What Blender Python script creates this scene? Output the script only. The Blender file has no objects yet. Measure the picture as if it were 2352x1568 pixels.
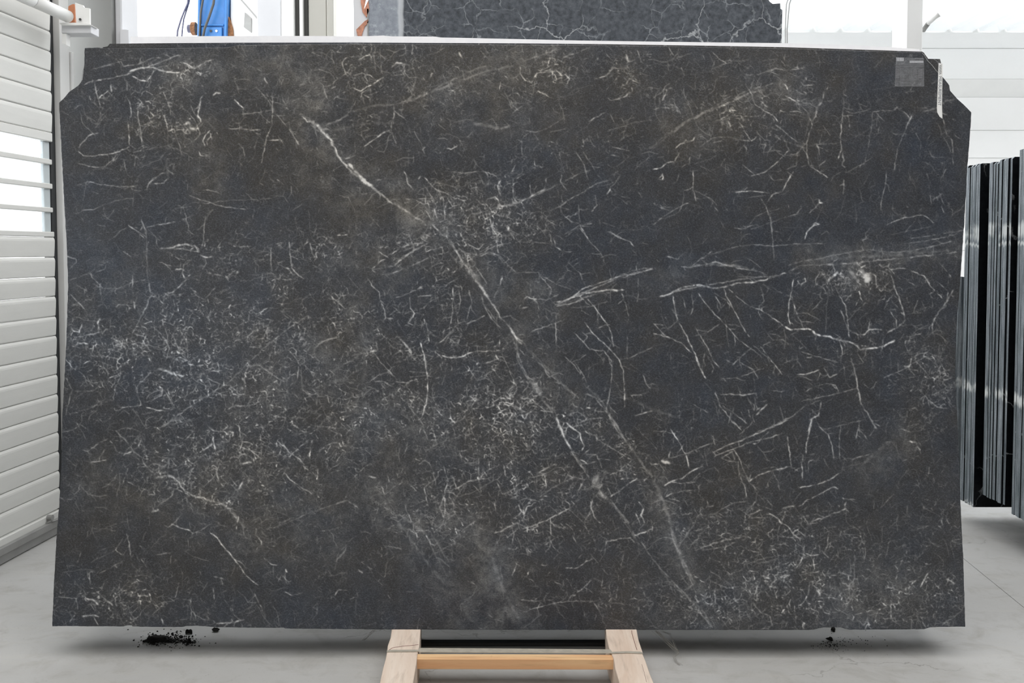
import bpy, bmesh, math, random
import numpy as np
from mathutils import Vector, Matrix
random.seed(7); np.random.seed(7)
S = bpy.context.scene
C = S.collection
# ---------------------------------------------------------------- camera
F = 2287.0; PITCH = math.radians(2.6); EYE = 1.35
PCY = 784 - 105.0                                  # principal row
cam = bpy.data.objects.new('camera', bpy.data.cameras.new('camera')); C.objects.link(cam)
cam.data.sensor_width = 36.0; cam.data.lens = F/2352*36.0
cam.data.shift_y = -105.0/2352
cam.location = (0, 0, EYE); cam.rotation_euler = (math.radians(90) - PITCH, 0, 0)
cam.data.clip_end = 200; S.camera = cam
# ---------------------------------------------------------------- light
w = bpy.data.worlds.new('sky'); S.world = w; w.use_nodes = True
bg = w.node_tree.nodes['Background']; bg.inputs[0].default_value = (0.96, 0.98, 1.0, 1); bg.inputs[1].default_value = 3.2
def area(name, loc, sx, sy, power, col=(1, 1, 1), rot=(0, 0, 0)):
    l = bpy.data.lights.new(name, 'AREA'); l.shape = 'RECTANGLE'; l.size = sx; l.size_y = sy
    l.energy = power; l.color = col
    o = bpy.data.objects.new(name, l); C.objects.link(o); o.location = loc; o.rotation_euler = rot
    return o
area('skylight_and_fill_lamp', (-0.3, 0.9, 4.9), 7.6, 4.4, 330, (1, 0.985, 0.97))
area('skylight_and_fill_lamp', (0.2, -2.6, 4.9), 7.0, 1.3, 40, (1, 0.985, 0.965))  # weak front fill, added to brighten the door and timber
S.cycles.max_bounces = 7; S.cycles.diffuse_bounces = 4; S.cycles.glossy_bounces = 3
S.view_settings.view_transform = 'Standard'; S.view_settings.look = 'None'
S.view_settings.gamma = 1.0; S.view_settings.exposure = 0.0; S.view_settings.use_curve_mapping = False

# ---------------------------------------------------------------- pixel -> world helpers
cP, sP = math.cos(PITCH), math.sin(PITCH)
def ray(px, py):
    x = (px - 1176)/F; u = (PCY - py)/F
    return Vector((x, cP + u*sP, -sP + u*cP))
EYEV = Vector((0, 0, EYE))
def onY(px, py, Y): d = ray(px, py); return EYEV + d*(Y/d.y)
def onZ(px, py, z): d = ray(px, py); return EYEV + d*((z - EYE)/d.z)
def onP(px, py, P, N): d = ray(px, py); return EYEV + d*((P - EYEV).dot(N)/d.dot(N))

# ---------------------------------------------------------------- object helpers
def tag(o, label=None, cat=None, group=None, kind=None):
    if label: o['label'] = label
    if cat: o['category'] = cat
    if group: o['group'] = group
    if kind: o['kind'] = kind
    return o
def obj(name, bm, m, parent=None, smooth=False):
    me = bpy.data.meshes.new(name)
    bmesh.ops.recalc_face_normals(bm, faces=bm.faces)
    bm.to_mesh(me); bm.free()
    if smooth:
        for p in me.polygons: p.use_smooth = True
    o = bpy.data.objects.new(name, me); C.objects.link(o)
    if m: me.materials.append(m)
    if parent: o.parent = parent; o.matrix_parent_inverse = parent.matrix_world.inverted()
    return o
def empty(name, loc=(0, 0, 0)):
    o = bpy.data.objects.new(name, None); C.objects.link(o); o.location = loc
    o.matrix_world = Matrix.Translation(Vector(loc)); return o
def hexa(bm, c):   # 8 corners: front 4 (loop) then back 4
    v = [bm.verts.new(p) for p in c]
    for f in ((0, 1, 2, 3), (7, 6, 5, 4), (0, 4, 5, 1), (1, 5, 6, 2), (2, 6, 7, 3), (3, 7, 4, 0)):
        bm.faces.new([v[i] for i in f])
    return v
def bevel(bm, r, seg=1):
    bmesh.ops.bevel(bm, geom=bm.edges[:], offset=r, segments=seg, affect='EDGES', clamp_overlap=True)
def box(bm, a, b):
    x0, y0, z0 = a; x1, y1, z1 = b
    return hexa(bm, [(x0, y0, z0), (x1, y0, z0), (x1, y0, z1), (x0, y0, z1), (x0, y1, z0), (x1, y1, z0), (x1, y1, z1), (x0, y1, z1)])
def prism(bm, pts, off):
    a = [bm.verts.new(p) for p in pts]; b = [bm.verts.new(Vector(p) + off) for p in pts]
    bm.faces.new(a); bm.faces.new(b[::-1]); n = len(a)
    for i in range(n): bm.faces.new([a[i], b[i], b[(i+1) % n], a[(i+1) % n]])
def pxprism(bm, px, Y, depth): prism(bm, [onY(x, y, Y) for x, y in px], Vector((0, depth, 0)))
def pxbox(bm, x0, y0, x1, y1, Y, depth): pxprism(bm, [(x0, y1), (x1, y1), (x1, y0), (x0, y0)], Y, depth)
def tube(bm, pts, r, seg=8, caps=True):
    pts = [Vector(p) for p in pts]; rings = []
    rr = r if isinstance(r, (list, tuple)) else [r]*len(pts)
    for i, p in enumerate(pts):
        t = (pts[min(i+1, len(pts)-1)] - pts[max(i-1, 0)]).normalized()
        up = Vector((0, 0, 1)) if abs(t.z) < .9 else Vector((1, 0, 0))
        a = t.cross(up).normalized(); b = t.cross(a)
        rings.append([bm.verts.new(p + (a*math.cos(k*2*math.pi/seg) + b*math.sin(k*2*math.pi/seg))*rr[i]) for k in range(seg)])
    for i in range(len(rings)-1):
        for k in range(seg): bm.faces.new([rings[i][k], rings[i][(k+1) % seg], rings[i+1][(k+1) % seg], rings[i+1][k]])
    if caps: bm.faces.new(rings[0][::-1]); bm.faces.new(rings[-1])
# ---------------------------------------------------------------- materials
def lin(c):
    c = c/255.0
    return c/12.92 if c <= .04045 else ((c + .055)/1.055)**2.4
def rgb(r, g, b): return (lin(r), lin(g), lin(b), 1)
class NT:
    def __init__(s, name):
        s.m = bpy.data.materials.new(name); s.m.use_nodes = True; s.t = s.m.node_tree; s.n = s.t.nodes
        s.b = s.n['Principled BSDF']
    def new(s, t, **k):
        n = s.n.new(t)
        for a, v in k.items():
            if isinstance(v, (int, float, str, bool)) and hasattr(n, a): setattr(n, a, v)
        return n
    def put(s, inp, v):
        if hasattr(v, 'is_output') or isinstance(v, bpy.types.NodeSocket): s.t.links.new(v, inp)
        else: inp.default_value = v
    def coord(s, kind='Object', scale=(1, 1, 1), rot=(0, 0, 0)):
        c = s.n.new('ShaderNodeTexCoord'); mp = s.n.new('ShaderNodeMapping')
        mp.inputs['Scale'].default_value = scale; mp.inputs['Rotation'].default_value = rot
        s.t.links.new(c.outputs[kind], mp.inputs[0]); return mp.outputs[0]
    def noise(s, vec, scale, detail=3, rough=.5, dist=0, out=0):
        n = s.n.new('ShaderNodeTexNoise'); s.put(n.inputs['Vector'], vec)
        n.inputs['Scale'].default_value = scale; n.inputs['Detail'].default_value = detail
        n.inputs['Roughness'].default_value = rough; n.inputs['Distortion'].default_value = dist
        return n.outputs[out]
    def voro(s, vec, scale, feat='DISTANCE_TO_EDGE'):
        n = s.n.new('ShaderNodeTexVoronoi'); n.feature = feat; s.put(n.inputs['Vector'], vec)
        n.inputs['Scale'].default_value = scale; return n.outputs['Distance']
    def ramp(s, v, a, b, lo=0., hi=1.):
        n = s.n.new('ShaderNodeMapRange'); s.put(n.inputs[0], v)
        n.inputs[1].default_value = a; n.inputs[2].default_value = b; n.inputs[3].default_value = lo; n.inputs[4].default_value = hi
        return n.outputs[0]
    def math(s, op, a, b=0., c=None):
        n = s.n.new('ShaderNodeMath'); n.operation = op; s.put(n.inputs[0], a); s.put(n.inputs[1], b)
        if c is not None: s.put(n.inputs[2], c)
        return n.outputs[0]
    def mix(s, f, a, b, mode='MIX'):
        n = s.n.new('ShaderNodeMix'); n.data_type = 'RGBA'; n.blend_type = mode
        s.put(n.inputs[0], f); s.put(n.inputs[6], a); s.put(n.inputs[7], b); return n.outputs[2]
    def vadd(s, a, b, k):
        n = s.n.new('ShaderNodeVectorMath'); n.operation = 'MULTIPLY_ADD'
        s.put(n.inputs[0], b); n.inputs[1].default_value = (k, k, k); s.put(n.inputs[2], a); return n.outputs[0]
    def bump(s, h, strength=.3, dist=.002):
        n = s.n.new('ShaderNodeBump'); n.inputs['Strength'].default_value = strength; n.inputs['Distance'].default_value = dist
        s.t.links.new(h, n.inputs['Height']); s.t.links.new(n.outputs[0], s.b.inputs['Normal'])
def simple(name, col, rough=.5, metal=0., var=.06, scale=9, bump=0., spec=.5, stretch=(1, 1, 1)):
    t = NT(name); v = t.coord(scale=stretch); n = t.noise(v, scale, 5, .6)
    dark = tuple(c*(1-var*2) for c in col[:3]) + (1,); lite = tuple(min(1, c*(1+var)) for c in col[:3]) + (1,)
    t.put(t.b.inputs['Base Color'], t.mix(t.ramp(n, .3, .7), dark, lite))
    t.b.inputs['Roughness'].default_value = rough; t.b.inputs['Metallic'].default_value = metal
    t.b.inputs['Specular IOR Level'].default_value = spec
    if bump: t.bump(t.noise(v, scale*12, 4), bump, .001)
    return t.m
M = {}
M['door'] = simple('painted_door_steel', rgb(214, 214, 210), .45, 0, .015, 6, .25, stretch=(1, 1, 6))
M['dark'] = simple('black_rubber', rgb(38, 40, 42), .6, 0, .15, 20)
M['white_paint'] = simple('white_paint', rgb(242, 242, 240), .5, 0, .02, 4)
M['board'] = simple('white_cladding', rgb(252, 252, 251), .6, 0, .01, 4)
M['print'] = simple('bright_print', rgb(176, 177, 182), .6, 0, .1, 200)
M['text'] = simple('grey_lettering', rgb(128, 132, 138), .6, 0, .05, 200)
M['track'] = simple('light_grey_paint', rgb(206, 206, 204), .5, 0, .02, 4)
M['lilac_paint'] = simple('cool_white_paint', rgb(214, 215, 218), .5, 0, .02, 3)
M['grey_wall'] = simple('grey_painted_wall', rgb(138, 139, 137), .8, 0, .04, 2.5, .1)
M['hall_wall'] = simple('hall_wall_paint', rgb(186, 186, 184), .8, 0, .03, 1.5)
M['ceiling'] = simple('ceiling_paint', rgb(178, 178, 178), .9, 0, .03, 1.5)
M['beige'] = simple('beige_panel', rgb(190, 188, 180), .6, 0, .02, 3)
M['darkframe'] = simple('dark_frame', rgb(72, 72, 70), .5, 0, .1, 8)
M['orange'] = simple('orange_plastic', rgb(196, 128, 92), .5, 0, .08, 30)
M['blue'] = simple('blue_machine_paint', rgb(52, 118, 184), .35, 0, .08, 12)
M['rust'] = simple('rusty_steel', rgb(150, 105, 70), .8, .2, .35, 40, .3)
M['cable'] = simple('cable_sheath', rgb(92, 92, 112), .5, 0, .1, 20)
M['grey_metal'] = simple('grey_metal_plate', rgb(150, 150, 148), .45, .3, .06, 10)
M['glass_frame'] = simple('pale_blue_grey_plastic', rgb(190, 198, 200), .4, 0, .04, 8)
M['foam'] = simple('white_foam', rgb(250, 250, 254), .85, 0, .03, 25, .2)
M['debris'] = simple('black_dirt', rgb(30, 29, 27), .95, 0, .3, 60, .6)
M['fibre'] = simple('dusty_fibre', rgb(150, 147, 140), .9, 0, .1, 60)
M['strap'] = simple('pale_strap', rgb(176, 170, 158), .55, 0, .1, 40, .2)
M['paper'] = simple('label_paper', rgb(222, 222, 220), .6, 0, .02, 30)
M['ink'] = simple('label_ink', rgb(88, 92, 96), .6, 0, .05, 30)
M['ghost_ink'] = simple('faded_white_ink', rgb(128, 128, 132), .6, 0, .15, 200)
def glass():
    t = NT('clear_glazing'); m = t.m
    tr = t.n.new('ShaderNodeBsdfTransparent'); gl = t.n.new('ShaderNodeBsdfGlossy'); gl.inputs['Roughness'].default_value = .05
    tr.inputs[0].default_value = (.95, .96, .97, 1)
    mx = t.n.new('ShaderNodeMixShader'); mx.inputs[0].default_value = .07
    t.t.links.new(tr.outputs[0], mx.inputs[1]); t.t.links.new(gl.outputs[0], mx.inputs[2])
    t.t.links.new(mx.outputs[0], t.n['Material Output'].inputs[0]); return m
M['glass'] = glass()
def translucent():
    t = NT('translucent_roof_sheet')
    tr = t.n.new('ShaderNodeBsdfTranslucent'); tr.inputs[0].default_value = (.9, .92, .93, 1)
    mx = t.n.new('ShaderNodeMixShader'); mx.inputs[0].default_value = .42
    v = t.coord(); t.put(t.b.inputs['Base Color'], t.mix(t.ramp(t.noise(v, 3, 3), .3, .7), rgb(244, 245, 245), rgb(252, 252, 252)))
    t.t.links.new(t.b.outputs[0], mx.inputs[1]); t.t.links.new(tr.outputs[0], mx.inputs[2])
    t.t.links.new(mx.outputs[0], t.n['Material Output'].inputs[0]); return t.m
M['roof'] = translucent()
def film():
    t = NT('clear_film_label')
    tr = t.n.new('ShaderNodeBsdfTransparent'); mx = t.n.new('ShaderNodeMixShader')
    v = t.coord(scale=(1, 1, 1)); n = t.noise(v, 60, 5, .7)
    t.put(mx.inputs[0], t.ramp(n, .3, .75, .06, .26))
    t.put(t.b.inputs['Base Color'], rgb(170, 172, 176)); t.b.inputs['Roughness'].default_value = .3
    t.t.links.new(tr.outputs[0], mx.inputs[1]); t.t.links.new(t.b.outputs[0], mx.inputs[2])
    t.t.links.new(mx.outputs[0], t.n['Material Output'].inputs[0]); return t.m
M['film'] = film()
def concrete():
    t = NT('smooth_concrete'); v = t.coord('Object')
    n1 = t.noise(v, .9, 6, .6); n2 = t.noise(v, 7, 6, .65, .6); n3 = t.noise(v, 90, 3, .6)
    c = t.mix(t.ramp(n1, .32, .68), rgb(172, 171, 168), rgb(188, 188, 187))
    c = t.mix(t.ramp(n2, .5, .72, 0, .45), c, rgb(146, 142, 134))
    c = t.mix(t.ramp(n3, .62, .8, 0, .35), c, rgb(120, 117, 110))
    st = t.noise(t.coord('Object', (1.5, 14, 1), (0, 0, .12)), 2.2, 5, .6)
    c = t.mix(t.ramp(st, .5, .75, 0, .35), c, rgb(190, 188, 182))
    vs = t.voro(v, 42, 'F1'); sp = t.math('MULTIPLY', t.ramp(vs, .05, .11, 1, 0), t.ramp(t.noise(v, 5, 2), .55, .65))
    c = t.mix(t.math('MULTIPLY', sp, .4), c, rgb(92, 88, 82))
    # hairline cracks
    dv = t.vadd(v, t.noise(v, 3, 5, .6, 0, 1), .5)
    cr = t.ramp(t.voro(dv, .8), 0, .0035, 1, 0); cr = t.math('MULTIPLY', cr, t.ramp(t.noise(v, 1.1, 2), .5, .56))
    c = t.mix(t.math('MULTIPLY', cr, .5), c, rgb(95, 90, 82))
    t.put(t.b.inputs['Base Color'], c); t.put(t.b.inputs['Roughness'], t.ramp(n2, .3, .7, .5, .68))
    t.b.inputs['Specular IOR Level'].default_value = .4
    t.bump(n3, .15, .001); return t.m
M['concrete'] = concrete()
def wood(name, base, dark, sc=(1, 1, 1), seed=0.):
    t = NT(name); v = t.coord('Object', sc)
    g = t.noise(v, 9, 7, .65, 1.2); g2 = t.noise(v, 60, 4, .6)
    kn = t.noise(t.coord('Object', (1, 1, 1)), 14, 2)
    c = t.mix(t.ramp(g, .35, .68), base, dark)
    c = t.mix(t.ramp(g2, .52, .75, 0, .5), c, tuple(x*.55 for x in dark[:3]) + (1,))
    c = t.mix(t.ramp(kn, .7, .76, 0, .5), c, tuple(x*.35 for x in dark[:3]) + (1,))
    t.put(t.b.inputs['Base Color'], c); t.b.inputs['Roughness'].default_value = .8
    t.bump(g2, .4, .002); return t.m
M['wood'] = wood('rough_pale_timber', rgb(232, 218, 204), rgb(212, 190, 172), (1, .12, 1))
M['wood_x'] = wood('orange_sawn_timber', rgb(232, 196, 150), rgb(214, 160, 116), (.1, 1, 1))
M['wood_side'] = wood('brown_timber', rgb(176, 128, 98), rgb(130, 84, 62), (1, .12, 1))
# ================================================================ SETTING
# floor in two poured panels with a saw cut between them
j0, j1 = onZ(2235, 1300, 0), onZ(2352, 1395, 0)
jd = (j1 - j0).normalized(); jn = Vector((-jd.y, jd.x, 0))
fl = bmesh.new(); box(fl, (-3.2, -6.6, -.20), (13, 30, -.012)); floor = obj('floor', fl, M['concrete']); tag(floor, kind='structure')
def clip_floor(sign):
    bm = bmesh.new(); vs = [bm.verts.new(p) for p in ((-3.2, -6.6, 0), (13, -6.6, 0), (13, 30, 0), (-3.2, 30, 0))]; bm.faces.new(vs)
    bmesh.ops.bisect_plane(bm, geom=bm.verts[:] + bm.edges[:] + bm.faces[:], plane_co=j0 + jn*sign*.0013, plane_no=jn*(-sign), clear_outer=True)
    ret = bmesh.ops.extrude_face_region(bm, geom=bm.faces[:])
    bmesh.ops.translate(bm, vec=(0, 0, -.012), verts=[g for g in ret['geom'] if isinstance(g, bmesh.types.BMVert)])
    return bm
for s in (1, -1):
    obj('concrete_panel', clip_floor(s), M['concrete'], floor)

# ---- left wall: line of the sectional door
D0, D1 = onZ(0, 1295, 0), onZ(130, 1225, 0)
DD = (D1 - D0).normalized(); DN = Vector((DD.y, -DD.x, 0))      # DN points into the hall
def onD(px, py, off=0.): return onP(px, py, D0 + DN*off, DN)
def dz(py): return onD(0, py).z
def ds(p): return (Vector(p) - D0).dot(DD)
S_END = ds(onD(121, 420)); S_NEAR = -3.1
def dpt(s, t, z): return D0 + DD*s + DN*t + Vector((0, 0, z))
def dprof(bm, s0, s1, prof):
    a = [bm.verts.new(dpt(s0, t, z)) for t, z in prof]; b = [bm.verts.new(dpt(s1, t, z)) for t, z in prof]
    bm.faces.new(a); bm.faces.new(b[::-1]); n = len(a)
    for i in range(n): bm.faces.new([a[i], b[i], b[(i+1) % n], a[(i+1) % n]])
door = empty('door_1', dpt(-1, 0, 0)); tag(door, kind='structure')
def slat(z0, z1, s1=None, groove=True):
    h = z1 - z0; g = .0014
    prof = [(-.03, z0+g), (-.003, z0+g), (.0005, z0+g+.004), (.003, z0 + h*.45), (.0045, z1 - .020), (.0035, z1 - .012), (.0005, z1-g-.004), (-.003, z1-g), (-.03, z1-g)]
    bm = bmesh.new(); dprof(bm, S_NEAR, S_END if s1 is None else s1, prof)
    return obj('door_slat', bm, M['door'], door)
zs_up = [dz(y) for y in (279, 227, 176, 125, 75, 25)]
zs = zs_up + [zs_up[-1] + .0955*k for k in range(1, 6)]
for a, b in zip(zs[:-1], zs[1:]): slat(a, b)
zl = [dz(y) for y in (541, 592, 642, 691, 741.8, 791, 841, 890, 940, 987, 1038, 1087, 1137, 1181, 1234.6)]
for a, b in zip(zl[:-1], zl[1:]): slat(b, a)
def drail(name, z0, z1, s0, s1, t0, t1, m, parent=door, bev=.003):
    bm = bmesh.new(); dprof(bm, s0, s1, [(t0, z0), (t1, z0), (t1, z1), (t0, z1)]); bevel(bm, bev); return obj(name, bm, m, parent)
# glazed section
drail('window_rail', dz(302), dz(279.6), S_NEAR, S_END, -.03, .004, M['door'])
drail('window_rail', dz(541), dz(528), S_NEAR, S_END, -.03, .004, M['door'])
for y0, y1 in ((346, 359), (407, 420), (467, 479)):
    drail('glazing_bar', dz(y1), dz(y0), S_NEAR, S_END, -.028, .0, M['door'])
sw = ds(onD(107, 420))
drail('window_stile', dz(528), dz(302), sw, S_END, -.03, -.012, M['glass_frame'])
for y0, y1 in ((302, 346), (359, 407), (420, 467), (479, 528)):
    drail('window_pane', dz(y1), dz(y0), S_NEAR, sw, -.020, -.016, M['glass'], bev=.0005)
for k in range(3):
    drail('window_mullion', dz(528), dz(302), -.62 - k*.9, -.58 - k*.9, -.026, -.006, M['glass_frame'])
# mid seams and bottom rail / seal
zb = dz(1234.6)
drail('bottom_rail', .075, zb - .003, S_NEAR, S_END, -.03, .012, M['door'])
drail('bottom_flange', .045, .080, S_NEAR, S_END, -.03, .03, M['grey_metal'])
drail('bottom_seal', .004, .045, S_NEAR, S_END - .01, -.03, .018, M['grey_metal'])
a = ds(onD(112, 1192)); 
bm = bmesh.new(); tube(bm, [dpt(a - .05, .012, dz(1252)), dpt(a - .02, .034, dz(1250)), dpt(a + .06, .05, dz(1250))], .004); obj('door_cable', bm, M['grey_metal'], door, True)
bm = bmesh.new(); tube(bm, [dpt(a - .03, .012, dz(1240)), dpt(a - .03, .036, dz(1240))], .014, 12); obj('cable_bolt', bm, M['grey_metal'], door)
# dark gasket and white track
def dstrip(name, px0, px1, s_off, t0, t1, m, z1=3.0, bev=.002):
    s0, s1 = px0, px1
    bm = bmesh.new(); dprof(bm, s0, s1, [(t0, .0), (t1, .0), (t1, z1), (t0, z1)]); bevel(bm, bev); o = obj(name, bm, m); tag(o, kind='structure'); return o
s_g = ds(onD(133, 420)); s_t = ds(onD(158, 420))
dstrip('trim_1', S_END + .002, s_g, 0, -.05, -.008, M['dark'])
dstrip('trim_2', s_g + .001, s_t - .012, 0, -.05, .022, M['track'])
dstrip('trim_3', s_t - .011, s_t + .015, 0, -.05, .030, M['track'], dz(45) - .03)
# left wall: near part with a window, and above the door
def wall(name, corners, m, thick, parent=None):
    bm = bmesh.new(); prism(bm, corners, thick); o = obj(name, bm, m, parent)
    if not parent: tag(o, kind='structure')
    return o
zt = zs[-1] + .01
T = -DN*.15
wl = wall('wall_left', [dpt(S_NEAR, 0, zt), dpt(s_t + .02, 0, zt), dpt(s_t + .02, 0, 5), dpt(S_NEAR, 0, 5)], M['hall_wall'], T)
n0, n1 = -8.9, -6.2      # window opening span along the wall
e = -10.8
wall('wall_panel', [dpt(e, 0, 0), dpt(n0, 0, 0), dpt(n0, 0, 5), dpt(e, 0, 5)], M['hall_wall'], T, wl)
wall('wall_panel', [dpt(n1, 0, 0), dpt(S_NEAR - .002, 0, 0), dpt(S_NEAR - .002, 0, 5), dpt(n1, 0, 5)], M['hall_wall'], T, wl)
wall('wall_panel', [dpt(n0, 0, 0), dpt(n1, 0, 0), dpt(n1, 0, 1.0), dpt(n0, 0, 1.0)], M['hall_wall'], T, wl)
wall('wall_panel', [dpt(n0, 0, 2.4), dpt(n1, 0, 2.4), dpt(n1, 0, 5), dpt(n0, 0, 5)], M['hall_wall'], T, wl)
# short return wall behind the door track and lighter jamb
YR = dpt(s_t + .02, 0, 0).y + .12
XL = dpt(s_t, 0, 0).x - .06
x1 = onY(256, 50, YR).x; x2 = onY(290, 50, YR + .1).x
bm = bmesh.new(); box(bm, (XL, YR, 0), (x1, YR + .25, 5)); tag(obj('wall_back', bm, M['grey_wall']), kind='structure')
bm = bmesh.new(); box(bm, (x1 + .001, YR + .04, 0), (x2, YR + .26, 5)); bevel(bm, .006)
jamb = tag(obj('trim_4', bm, M['lilac_paint']), kind='structure')
bm = bmesh.new(); pxprism(bm, [(276, 106), (296, 106), (295, 69), (288, 68), (276, 68)], YR + .02, .1); obj('jamb_block', bm, M['lilac_paint'], jamb)
# rest of hall (behind and right of the viewpoint), ceiling
bm = bmesh.new(); box(bm, (-3.2, -6.55, 0), (8.2, -6.4, 5)); tag(obj('wall_front', bm, M['hall_wall']), kind='structure')
bm = bmesh.new(); box(bm, (8.0, -6.4, 0), (8.15, 6.5, 5)); tag(obj('wall_right', bm, M['hall_wall']), kind='structure')
bm = bmesh.new(); box(bm, (-3.2, -6.4, 5.0), (8.0, 5.35, 5.1)); tag(obj('ceiling', bm, M['ceiling']), kind='structure')
YB = 6.4
bm = bmesh.new(); box(bm, (x2 + .01, 5.6, 0), (2.15, 5.75, 1.9)); tag(obj('wall_light_blocker', bm, M['hall_wall']), kind='structure')  # unseen low wall added to block skylight and darken the floor under the pack
# posts and frames in the back opening (seen above the slab)
def post(name, x0, x1, m, Y=YB, d=.12, bev=.005, parent=None):
    a = onY(x0, 50, Y).x; b = onY(x1, 50, Y).x
    bm = bmesh.new(); box(bm, (a, Y, 0), (b, Y + d, 3.35)); bevel(bm, bev); o = obj(name, bm, m, parent)
    if parent is None: tag(o, kind='structure')
    return o
post('trim_6', 590, 645, M['lilac_paint'], YB + .02)
win = post('window_1', 646, 675, M['white_paint'])
post('window_frame', 676, 687.5, M['darkframe'], YB + .04, .05, .002, win)
post('window_frame', 688, 695.5, M['white_paint'], YB + .01, .08, .002, win)
post('window_frame', 696, 708, M['darkframe'], YB + .05, .05, .002, win)
post('trim_7', 709, 750, M['beige'], YB + .03)
post('trim_7', 750.6, 766, M['beige'], YB + .025)
col = post('trim_8', 2082, 2120, M['board'], YB - .1, .235)
# ---- canopy and white panelled wall beyond, on the right
YW = 9.2; xa = onY(1800, 50, YW).x - .3; xb = 9.5
zc = onY(2100, 69, YW).z
bm = bmesh.new(); pitch_ = .25; x = xa; prof = []
while x < xb:
    prof += [(x, 0), (x + .05, .0), (x + .065, .035), (x + .10, .035), (x + .115, 0)]; x += pitch_
y0_, y1_ = 7.9, YW + .05
va = [(bm.verts.new((p[0], y0_, zc + p[1] + .0)), bm.verts.new((p[0], y1_, zc + p[1]))) for p in prof]
vb = [(bm.verts.new((p[0], y0_, zc + p[1] + .006)), bm.verts.new((p[0], y1_, zc + p[1] + .006))) for p in prof]
for i in range(len(va)-1):
    bm.faces.new([va[i][0], va[i+1][0], va[i+1][1], va[i][1]]); bm.faces.new([vb[i][0], vb[i][1], vb[i+1][1], vb[i+1][0]])
    bm.faces.new([va[i][0], vb[i][0], vb[i+1][0], va[i+1][0]]); bm.faces.new([va[i][1], va[i+1][1], vb[i+1][1], vb[i][1]])
can = obj('canopy_roof', bm, M['roof']); tag(can, 'white corrugated sheet canopy roof seen at the top right corner', 'roof')
bw = bmesh.new(); box(bw, (xa - .05, YW + .06, 0), (xb, YW + .16, zc + .4)); far = obj('wall_far', bw, M['white_paint']); tag(far, kind='structure')
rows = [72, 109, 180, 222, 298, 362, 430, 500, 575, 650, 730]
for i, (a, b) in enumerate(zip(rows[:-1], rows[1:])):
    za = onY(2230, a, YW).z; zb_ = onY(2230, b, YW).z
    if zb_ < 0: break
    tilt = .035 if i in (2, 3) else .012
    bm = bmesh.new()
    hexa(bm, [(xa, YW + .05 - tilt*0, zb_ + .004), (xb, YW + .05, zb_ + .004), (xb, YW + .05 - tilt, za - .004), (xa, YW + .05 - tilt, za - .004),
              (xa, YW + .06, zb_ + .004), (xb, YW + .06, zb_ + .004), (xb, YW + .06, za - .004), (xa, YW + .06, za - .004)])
    obj('wall_board', bm, M['white_paint' if i == 2 else 'board'], far)  # third board in a duller white: its shading band is put into the colour
# two thin vertical cables in front of the panelled wall
for i, (xt, xbm) in enumerate(((1806, 1803.5), (1813, 1808))):
    bm = bmesh.new(); pt_ = onY(xt, 10, 8.0); tube(bm, [Vector((pt_.x + .02, 8.0, zc + .001)), pt_, onY(xbm, 66, 8.0), onY(xbm - .5, 400, 8.0), Vector((onY(xbm - .5, 400, 8.0).x, 8.0, .0))], .0045, 6)
    tag(obj('hanging_cable', bm, M['grey_metal'], None, True), ('left' if i == 0 else 'right') + 'hand one of two thin grey cables hanging just right of the rear slab', 'cable', 'thin cables beside the rear slab')
# lamp / camera arm on the column
arm = empty('wall_bracket', onY(2123, 60, YB - .15)); tag(arm, 'small pale bracket arm sticking out of the white column', 'bracket')
bm = bmesh.new(); tube(bm, [onY(2121, 70, YB - .03), onY(2126, 62, YB - .06), onY(2132, 54, YB - .1)], .014, 10); obj('bracket_foot', bm, M['grey_metal'], arm, True)
bm = bmesh.new(); tube(bm, [onY(2131, 55, YB - .1), onY(2148, 38, YB - .14), onY(2156, 32, YB - .15)], [.012, .017, .02], 10); obj('bracket_arm', bm, M['white_paint'], arm, True)

# ================================================================ DOOR SHAFT at top left
sh = empty('door_shaft', onY(160, 40, 4.7)); tag(sh, 'white roller door shaft ending in an orange bearing on a wall bracket', 'door shaft')
pe = onY(156, 38, 4.66)
def back(p, L): return p - DD*L
bm = bmesh.new(); tube(bm, [back(pe, .30), pe], .0275, 20); obj('shaft_tube', bm, M['white_paint'], sh, True)
bm = bmesh.new(); tube(bm, [back(pe, 3.2), back(pe, .305)], .0285, 20); obj('shaft_tube', bm, M['white_paint'], sh, True)
bm = bmesh.new(); tube(bm, [back(pe, .31), back(pe, .298)], .0265, 20); obj('shaft_joint', bm, M['darkframe'], sh, True)
bm = bmesh.new(); pxprism(bm, [(156, 51), (172, 51), (171, 9), (166, 9), (156, 14)], 4.68, .05); bevel(bm, .003); obj('bearing', bm, M['orange'], sh)
bm = bmesh.new(); pxprism(bm, [(175, 52), (206.5, 56), (206, 19), (193, 18), (191, 12), (172, 6)], 4.665, .012); bevel(bm, .001); plate = obj('bearing_plate', bm, M['white_paint'], sh)
bm = bmesh.new(); tube(bm, [onY(184, 44.5, 4.664), onY(184, 44.5, 4.655)], .006, 10); obj('plate_bolt', bm, M['darkframe'], plate)
bm = bmesh.new(); pxbox(bm, 141, 57, 209, 76, 4.66, .09); bevel(bm, .002); obj('bracket_angle', bm, M['lilac_paint'], sh)
bm = bmesh.new(); pxprism(bm, [(135, 52.5), (176, 52), (207, 56), (209, 57.5), (141, 57.5)], 4.64, .08); obj('bracket_shelf', bm, M['white_paint'], sh)
bm = bmesh.new(); pxprism(bm, [(143, 77), (152.5, 77), (152, 103), (143, 99)], 4.665, .04); obj('bracket_leg', bm, M['white_paint'], sh)

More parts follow.
